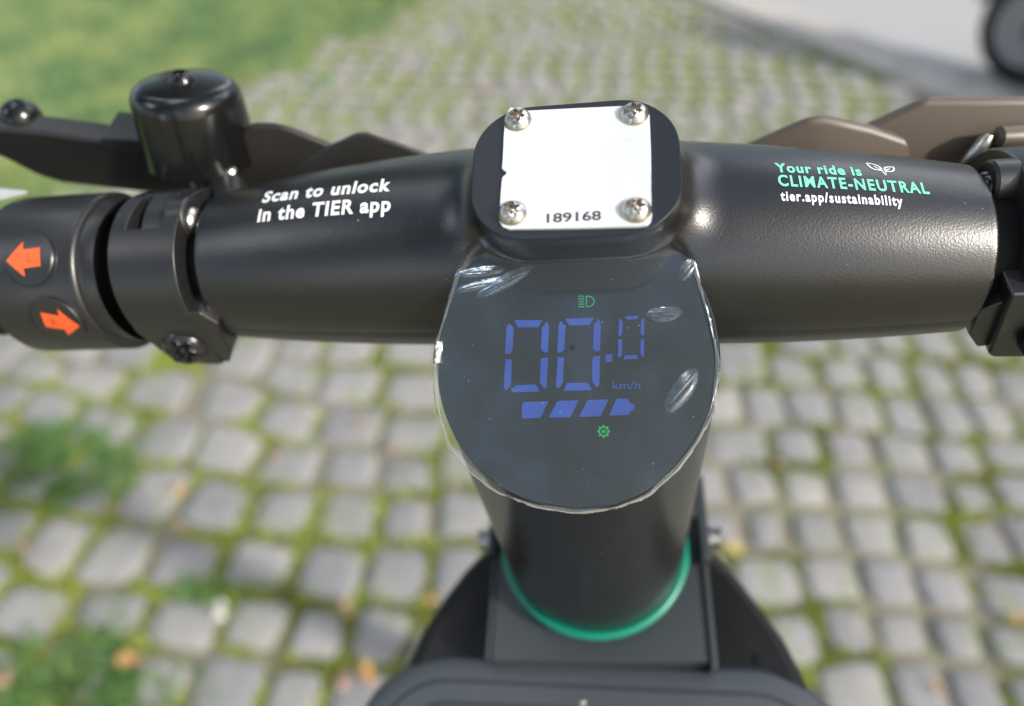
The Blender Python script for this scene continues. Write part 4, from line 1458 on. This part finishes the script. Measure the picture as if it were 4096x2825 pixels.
# lawn at upper left
N = 700000
x = rng.uniform(-5.2, 0.2, N); y = rng.uniform(-1.0, 6.4, N)
k = (view_mask(x, y) | (y > 3.6) | (rng.random(N) < 0.45))
x, y = x[k], y[k]
sg = side_np(GRASS_EDGE, x, y)
k = sg > -0.14 + 0.55 * (vnoise(x, y, 0.20, 5) * 0.7 + vnoise(x, y, 0.07, 6) * 0.3 - 0.5) + 0.16 * rng.random(len(x))
x, y = x[k], y[k]
if len(x) > 320000:
    sel = rng.choice(len(x), 320000, replace=False); x, y = x[sel], y[sel]
V_ = blades(x, y, 0.0, 0.045, 0.011, 0.9, 13)
tag(tri_obj('lawn', V_, M['grass']), 'soft green lawn beside the cobbles at upper left', 'grass', kind='stuff')

# ------------------------------------------------------------------ kerb and road
def kerb_mat():
    m, n, l, b = new_mat('sandstone_kerb')
    t = noise(n, l, 6, 5, 0.7)
    r = ramp(n, l, t.outputs[0], [(0.3, (0.40, 0.37, 0.33)), (0.7, (0.50, 0.47, 0.43))])
    l.new(r.outputs[0], b.inputs['Base Color'])
    b.inputs['Roughness'].default_value = 0.85
    t2 = noise(n, l, 90, 4, 0.6)
    bump(n, l, t2.outputs[0], b, 0.5, 0.004)
    return m
M['kerb'] = kerb_mat()
K0 = np.array([1.60, 2.86]); KD = np.array([0.555, -0.832]); KD /= np.linalg.norm(KD); KN = np.array([-KD[1], KD[0]])   # KN points to the road
if KN[0] < 0: KN = -KN
kerb = bpy.data.objects.new('kerb', None); COL.objects.link(kerb)
kerb['kind'] = 'structure'
kerb['label'] = 'pale stone kerb between the cobbles and the road'
def gpt(a, b_, z=0):
    q = K0 + KD * a + KN * b_
    return (q[0], q[1], z)
def block(name, a0, a1, b0, b1, z0, z1, mat, parent, bev=0.006):
    vs = [gpt(a0, b0, z0), gpt(a1, b0, z0), gpt(a1, b1, z0), gpt(a0, b1, z0), gpt(a0, b0, z1), gpt(a1, b0, z1), gpt(a1, b1, z1), gpt(a0, b1, z1)]
    fs = [(0, 1, 2, 3), (7, 6, 5, 4), (0, 4, 5, 1), (1, 5, 6, 2), (2, 6, 7, 3), (3, 7, 4, 0)]
    o = mesh_obj(name, vs, fs, mat, parent)
    bm_ = o.modifiers.new('bevel', 'BEVEL'); bm_.width = bev; bm_.segments = 2
    return o
for i in range(-4, 4):
    block('kerb_stone', i * 0.8 + 0.006, i * 0.8 + 0.794, 0.0, 0.15, -0.05, 0.035 + random.uniform(-.002, .002), M['kerb'], kerb)
    block('gutter_stone', i * 0.8 + 0.206, i * 0.8 + 0.994, 0.165, 0.30, -0.05, 0.018, M['kerb'], kerb)
def road_mat():
    m, n, l, b = new_mat('pale_worn_road')
    t = noise(n, l, 120, 4, 0.8)
    r = ramp(n, l, t.outputs[0], [(0.35, (0.34, 0.34, 0.34)), (0.65, (0.42, 0.42, 0.415))])
    l.new(r.outputs[0], b.inputs['Base Color'])
    b.inputs['Roughness'].default_value = 0.9
    return m
vs = [gpt(-30, 0.302, 0.004), gpt(30, 0.302, 0.004), gpt(30, 9, 0.004), gpt(-30, 9, 0.004)]
mesh_obj('road', vs, [(0, 1, 2, 3)], road_mat())['kind'] = 'structure'

# ------------------------------------------------------------------ parked moped just beyond the kerb (blurred, at the frame edge)
mop = bpy.data.objects.new('parked_moped', None); COL.objects.link(mop)
mop.location = gpt(0.30, 0.44, 0.004)
mop.rotation_euler = (0, 0, math.atan2(KD[1], KD[0]))
tag(mop, 'grey parked moped with a dark wheel, beyond the pale kerb at top right', 'moped')
M['tyre'] = simple('tyre_rubber', (0.015, 0.015, 0.016), 0.75, spec=0.3)
M['rim'] = simple('grey_wheel_rim', (0.32, 0.31, 0.34), 0.45, metal=0.2)
M['mopbody'] = simple('grey_moped_plastic', (0.16, 0.165, 0.15), 0.4)
M['mopdark'] = simple('black_moped_plastic', (0.02, 0.02, 0.02), 0.5)
M['bluetrim'] = simple('blue_trim', (0.03, 0.20, 0.42), 0.4)
M['glass'] = simple('window_glass', (0.02, 0.03, 0.03), 0.05, spec=0.8)
def mlathe(name, prof, o_, ax, mat, par, seg=40):
    v, f = lathe(prof, o_, ax, seg)
    return mesh_obj(name, v, f, mat, par, smooth=True, sharp=35)
for xw in (0.0, 1.25):
    w_ = mlathe('wheel', [(0.12, -0.05), (0.19, -0.055), (0.225, -0.035), (0.23, 0), (0.225, 0.035), (0.19, 0.055), (0.12, 0.05)], (xw, 0, 0.23), (0, 1, 0), M['tyre'], mop)
    mlathe('wheel_rim', [(0.155, -0.062), (0.14, -0.066), (0.12, -0.052), (0.04, -0.056), (0.03, -0.07), (0.03, 0.07), (0.04, 0.056), (0.12, 0.052), (0.14, 0.066), (0.155, 0.062)], (xw, 0, 0.23), (0, 1, 0), M['rim'], w_)
def mprism(name, poly, w, mat, bev=0.012, par=None):
    v, f = prism(poly, (0, -w / 2, 0), (1, 0, 0), (0, 0, 1), (0, 1, 0), 0, w)
    o = mesh_obj(name, v, f, mat, par or mop, smooth=True, sharp=30)
    b_ = o.modifiers.new('bevel', 'BEVEL'); b_.width = bev; b_.segments = 3; b_.limit_method = 'ANGLE'
    return o
mprism('front_fender', [(0.27 * math.cos(R_(a)), 0.23 + 0.27 * math.sin(R_(a))) for a in range(15, 176, 10)] + [(0.245 * math.cos(R_(a)), 0.23 + 0.245 * math.sin(R_(a))) for a in range(175, 14, -10)], 0.14, M['mopbody'])
mprism('steering_column', [(0.02, 0.45), (0.10, 0.45), (0.30, 1.02), (0.22, 1.04)], 0.07, M['mopdark'])
mprism('leg_shield', [(0.14, 0.40), (0.34, 0.30), (0.38, 0.34), (0.34, 0.95), (0.24, 0.98)], 0.40, M['mopbody'], 0.03)
mprism('floorboard', [(0.30, 0.24), (0.86, 0.24), (0.86, 0.32), (0.32, 0.33)], 0.34, M['mopdark'], 0.02)
mprism('floor_trim', [(0.30, 0.20), (0.88, 0.20), (0.88, 0.238), (0.30, 0.238)], 0.36, M['bluetrim'], 0.008)
mprism('rear_body', [(0.78, 0.32), (0.86, 0.66), (1.58, 0.74), (1.60, 0.60), (1.46, 0.50), (1.25, 0.50), (1.02, 0.30)], 0.30, M['mopbody'], 0.04)
mprism('seat', [(0.82, 0.67), (0.88, 0.77), (1.30, 0.80), (1.58, 0.84), (1.60, 0.75)], 0.27, M['mopdark'], 0.03)
v_, f_ = lathe([(0.016, -0.30), (0.016, 0.30)], (0.26, 0, 1.05), (0, 1, 0), 16)
mesh_obj('handlebar', v_, f_, M['mopdark'], mop, smooth=True)
for sy in (-1, 1):
    v_, f_ = prism([(-0.02, 0.20), (0.02, 0.20), (0.07, 0.48), (0.03, 0.48)], (0, sy * 0.075, 0), (1, 0, 0), (0, 0, 1), (0, 1, 0), -0.012, 0.012)
    mesh_obj('fork_leg', v_, f_, M['mopdark'], mop)

# ------------------------------------------------------------------ fallen leaves
def leaf_colour(name, c):
    m, n, l, b = new_mat(name)
    t = noise(n, l, 60, 4, 0.6)
    r = ramp(n, l, t.outputs[0], [(0.3, tuple(k * 0.6 for k in c)), (0.6, c), (0.8, tuple(min(1, k * 1.25) for k in c))])
    l.new(r.outputs[0], b.inputs['Base Color']); b.inputs['Roughness'].default_value = 0.55
    return m
LM = {'orange': leaf_colour('orange_leaf', (0.58, 0.32, 0.12)), 'tan': leaf_colour('tan_leaf', (0.50, 0.33, 0.20)), 'pink': leaf_colour('pinkish_leaf', (0.50, 0.30, 0.24)), 'yellow': leaf_colour('yellow_leaf', (0.70, 0.50, 0.12)), 'pale': leaf_colour('pale_leaf', (0.72, 0.70, 0.62))}
LV = [(-0.704, 0.811, 'orange', 'orange leaf on the cobbles left of the scooter, level with the display bottom', .030), (-0.834, 0.763, 'tan', 'tan leaf in a mossy joint beside a long cobble at left', .022),
      (-0.683, 0.72, 'tan', 'tan brown leaf just below the orange leaf at left', .028), (-0.973, 0.675, 'tan', 'tan leaf on a cobble edge near the left margin', .028),
      (-0.919, 0.843, 'pink', 'pinkish leaf at the foot of the dark clover patch', .026), (-0.351, 1.004, 'pink', 'pinkish orange leaf lying on a dark cobble under the left handlebar', .028),
      (-0.526, 0.898, 'tan', 'small tan leaf on the top edge of a cobble, centre left', .024), (-0.679, 0.457, 'orange', 'bright orange leaf above a large cobble at lower left, the most vivid leaf', .042),
      (-0.255, 0.433, 'orange', 'orange tan leaf on the cobbles just left of the helmet box', .036), (-0.89, 0.429, 'pink', 'reddish pink leaf at the lower left corner', .036),
      (-0.153, 0.572, 'orange', 'orange leaf tucked beside the left edge of the black shell', .024), (-0.312, 0.55, 'tan', 'brownish leaf in a mossy joint left of the black shell', .032),
      (-0.293, 0.422, 'pink', 'pale pinkish leaf left of the orange leaf by the helmet box', .028), (0.447, 0.669, 'yellow', 'yellow leaf beside the right bracket bolt', .028),
      (0.741, 0.409, 'tan', 'pale tan leaf on a cobble at lower right', .024), (0.948, 0.531, 'orange', 'orange leaf at the right edge of the picture', .026),
      (0.763, 0.966, 'pink', 'small reddish leaf among cobbles right of the display', .018), (1.113, 1.194, 'tan', 'tan brown leaf below the right clamp bolt', .022),
      (-0.267, 0.925, 'tan', 'tan leaf beside the left rim of the display', .026), (-0.857, 3.6, 'tan', 'tan leaf far off at the lawn edge, top of the picture', .07),
      (0.593, 0.875, 'pink', 'reddish brown leaf in a joint right of the stem', .02), (1.027, 0.859, 'pink', 'small reddish leaf in a mossy joint at far right', .018),
      (-0.116, 2.737, 'pink', 'large pale reddish leaf on the cobbles left of the number plate', .055), (-0.548, 0.545, 'pale', 'pale whitish leaf on a cobble at lower left', .036)]
for (x_, y_, c, lab, sz) in LV:
    sz *= 0.62
    a0 = random.random() * 6.28
    vs = []
    npt = 12
    for i in range(npt):
        t = 2 * math.pi * i / npt
        rr = sz * (0.62 + 0.38 * abs(math.cos(t)) ** 0.7) * (1 + 0.12 * math.sin(5 * t))
        px, py = rr * math.cos(t), rr * 0.62 * math.sin(t)
        vs.append((px * math.cos(a0) - py * math.sin(a0), px * math.sin(a0) + py * math.cos(a0), 0.006 + 0.006 * math.cos(2 * t + 1)))
    vs.append((0, 0, 0.002))
    for i in range(npt + 1):
        q = vs[i]; vs.append((q[0], q[1], q[2] - 0.0006))
    fs = [(i, (i + 1) % npt, npt) for i in range(npt)] + [(npt + 1 + (i + 1) % npt, npt + 1 + i, 2 * npt + 1) for i in range(npt)] + [(i, npt + 1 + i, npt + 1 + (i + 1) % npt, (i + 1) % npt) for i in range(npt)]
    o = mesh_obj('fallen_leaf', vs, fs, LM[c])
    o.location = (x_, y_, 0.022)
    tag(o, lab, 'leaf', 'fallen leaves on the cobbles')

# ------------------------------------------------------------------ surroundings that light and mirror in the black paint
def tree(x, y, hgt, cr, seed, label, n=5200, leaf=0.17, K=38):
    r = np.random.default_rng(seed)
    t = bpy.data.objects.new('tree', None); COL.objects.link(t)
    t.location = (x, y, 0)
    tag(t, label, 'tree', 'trees round the pavement')
    v, f = tube([(0, 0, -0.1), (0.05, 0.1, hgt * 0.35), (0.0, 0.0, hgt * 0.8)], [0.22, 0.16, 0.06], 12)
    for k in range(7):
        a = k * 0.9
        z0 = hgt * (0.35 + 0.06 * k)
        v2, f2 = tube([(0, 0, z0), (math.cos(a) * cr * .45, math.sin(a) * cr * .45, z0 + cr * .3), (math.cos(a) * cr * .8, math.sin(a) * cr * .8, z0 + cr * .5)], [0.08, 0.05, 0.02], 8)
        v, f = merge((v, f), (v2, f2))
    M.setdefault('bark', simple('bark', (0.10, 0.08, 0.06), 0.9))
    mesh_obj('trunk', v, f, M['bark'], t, smooth=True)
    cl = r.normal(size=(K, 3)); cl /= np.linalg.norm(cl, axis=1)[:, None]
    cl *= (cr * (0.35 + 0.6 * r.random(K)))[:, None]
    c = cl[r.integers(0, K, n)] + r.normal(size=(n, 3)) * cr * 0.13
    c[:, 2] = c[:, 2] * 0.75 + hgt - cr * 0.5
    d1 = r.normal(size=(n, 3)); d1 /= np.linalg.norm(d1, axis=1)[:, None]
    d2 = np.cross(d1, r.normal(size=(n, 3))); d2 /= np.linalg.norm(d2, axis=1)[:, None]
    s = leaf * (0.6 + 0.8 * r.random(n))[:, None]
    V = np.stack([c - d1 * s * .5, c + d1 * s * .5, c + d2 * s * .8], 1).reshape(-1, 3)
    o = tri_obj('crown', V, M['treeleaf'])
    o.parent = t
    return t
M['treeleaf'] = leaf_mat('tree_leaves', [(0.2, (0.03, 0.06, 0.015)), (0.6, (0.07, 0.12, 0.03)), (0.9, (0.12, 0.17, 0.05))], 1.0)
tree(-0.7, -2.9, 8.2, 3.3, 21, 'leafy tree standing behind the rider', n=2600, K=20)
tree(-5.5, -5.0, 8.5, 3.3, 22, 'tall leafy tree behind the rider to the left')
tree(-6.5, 2.5, 7.0, 3.0, 23, 'leafy tree standing on the lawn at left')
tree(-4.2, 8.5, 8.4, 4.2, 24, 'leafy tree beyond the lawn', n=9000, leaf=0.2)

def facade(name, x0, y0, x1, y1, hgt, depth, wallcol, label):
    b_ = bpy.data.objects.new(name, None); COL.objects.link(b_)
    tag(b_, label, 'building')
    p0, p1 = np.array([x0, y0]), np.array([x1, y1])
    d = p1 - p0; Ln = np.linalg.norm(d); d /= Ln
    nrm = np.array([-d[1], d[0]])
    wm = simple(name + '_plaster', wallcol, 0.9, bumps=(30, 0.3, 0.01))
    def bx(nm, a0, a1, h0, h1, o0, o1, mat, par):
        q = lambda a, o_, z: (*(p0 + d * a + nrm * o_), z)
        vs = [q(a0, o0, h0), q(a1, o0, h0), q(a1, o1, h0), q(a0, o1, h0), q(a0, o0, h1), q(a1, o0, h1), q(a1, o1, h1), q(a0, o1, h1)]
        return mesh_obj(nm, vs, [(3, 2, 1, 0), (4, 5, 6, 7), (0, 1, 5, 4), (1, 2, 6, 5), (2, 3, 7, 6), (3, 0, 4, 7)], mat, par)
    bx('wall', 0, Ln, 0, hgt, 0, depth, wm, b_)
    M.setdefault('frame_w', simple('window_frame', (0.7, 0.7, 0.68), 0.5))
    for fl in range(int(hgt // 3.2)):
        for k in range(int(Ln // 2.6)):
            a = 0.9 + k * 2.6; z = 1.0 + fl * 3.2
            w_ = bx('window', a, a + 1.2, z, z + 1.7, -0.06, 0.02, M['frame_w'], b_)
            bx('pane', a + 0.08, a + 1.12, z + 0.08, z + 1.62, -0.075, -0.062, M['glass'], w_)
    bx('cornice', -0.1, Ln + 0.1, hgt - 0.3, hgt, -0.25, -0.003, M['frame_w'], b_)
facade('building', 10.5, 16, 15.5, -12, 7.0, 6, (0.42, 0.31, 0.21), 'tan plastered building across the road')
print('stones', len(sites), 'as parts', cnt)
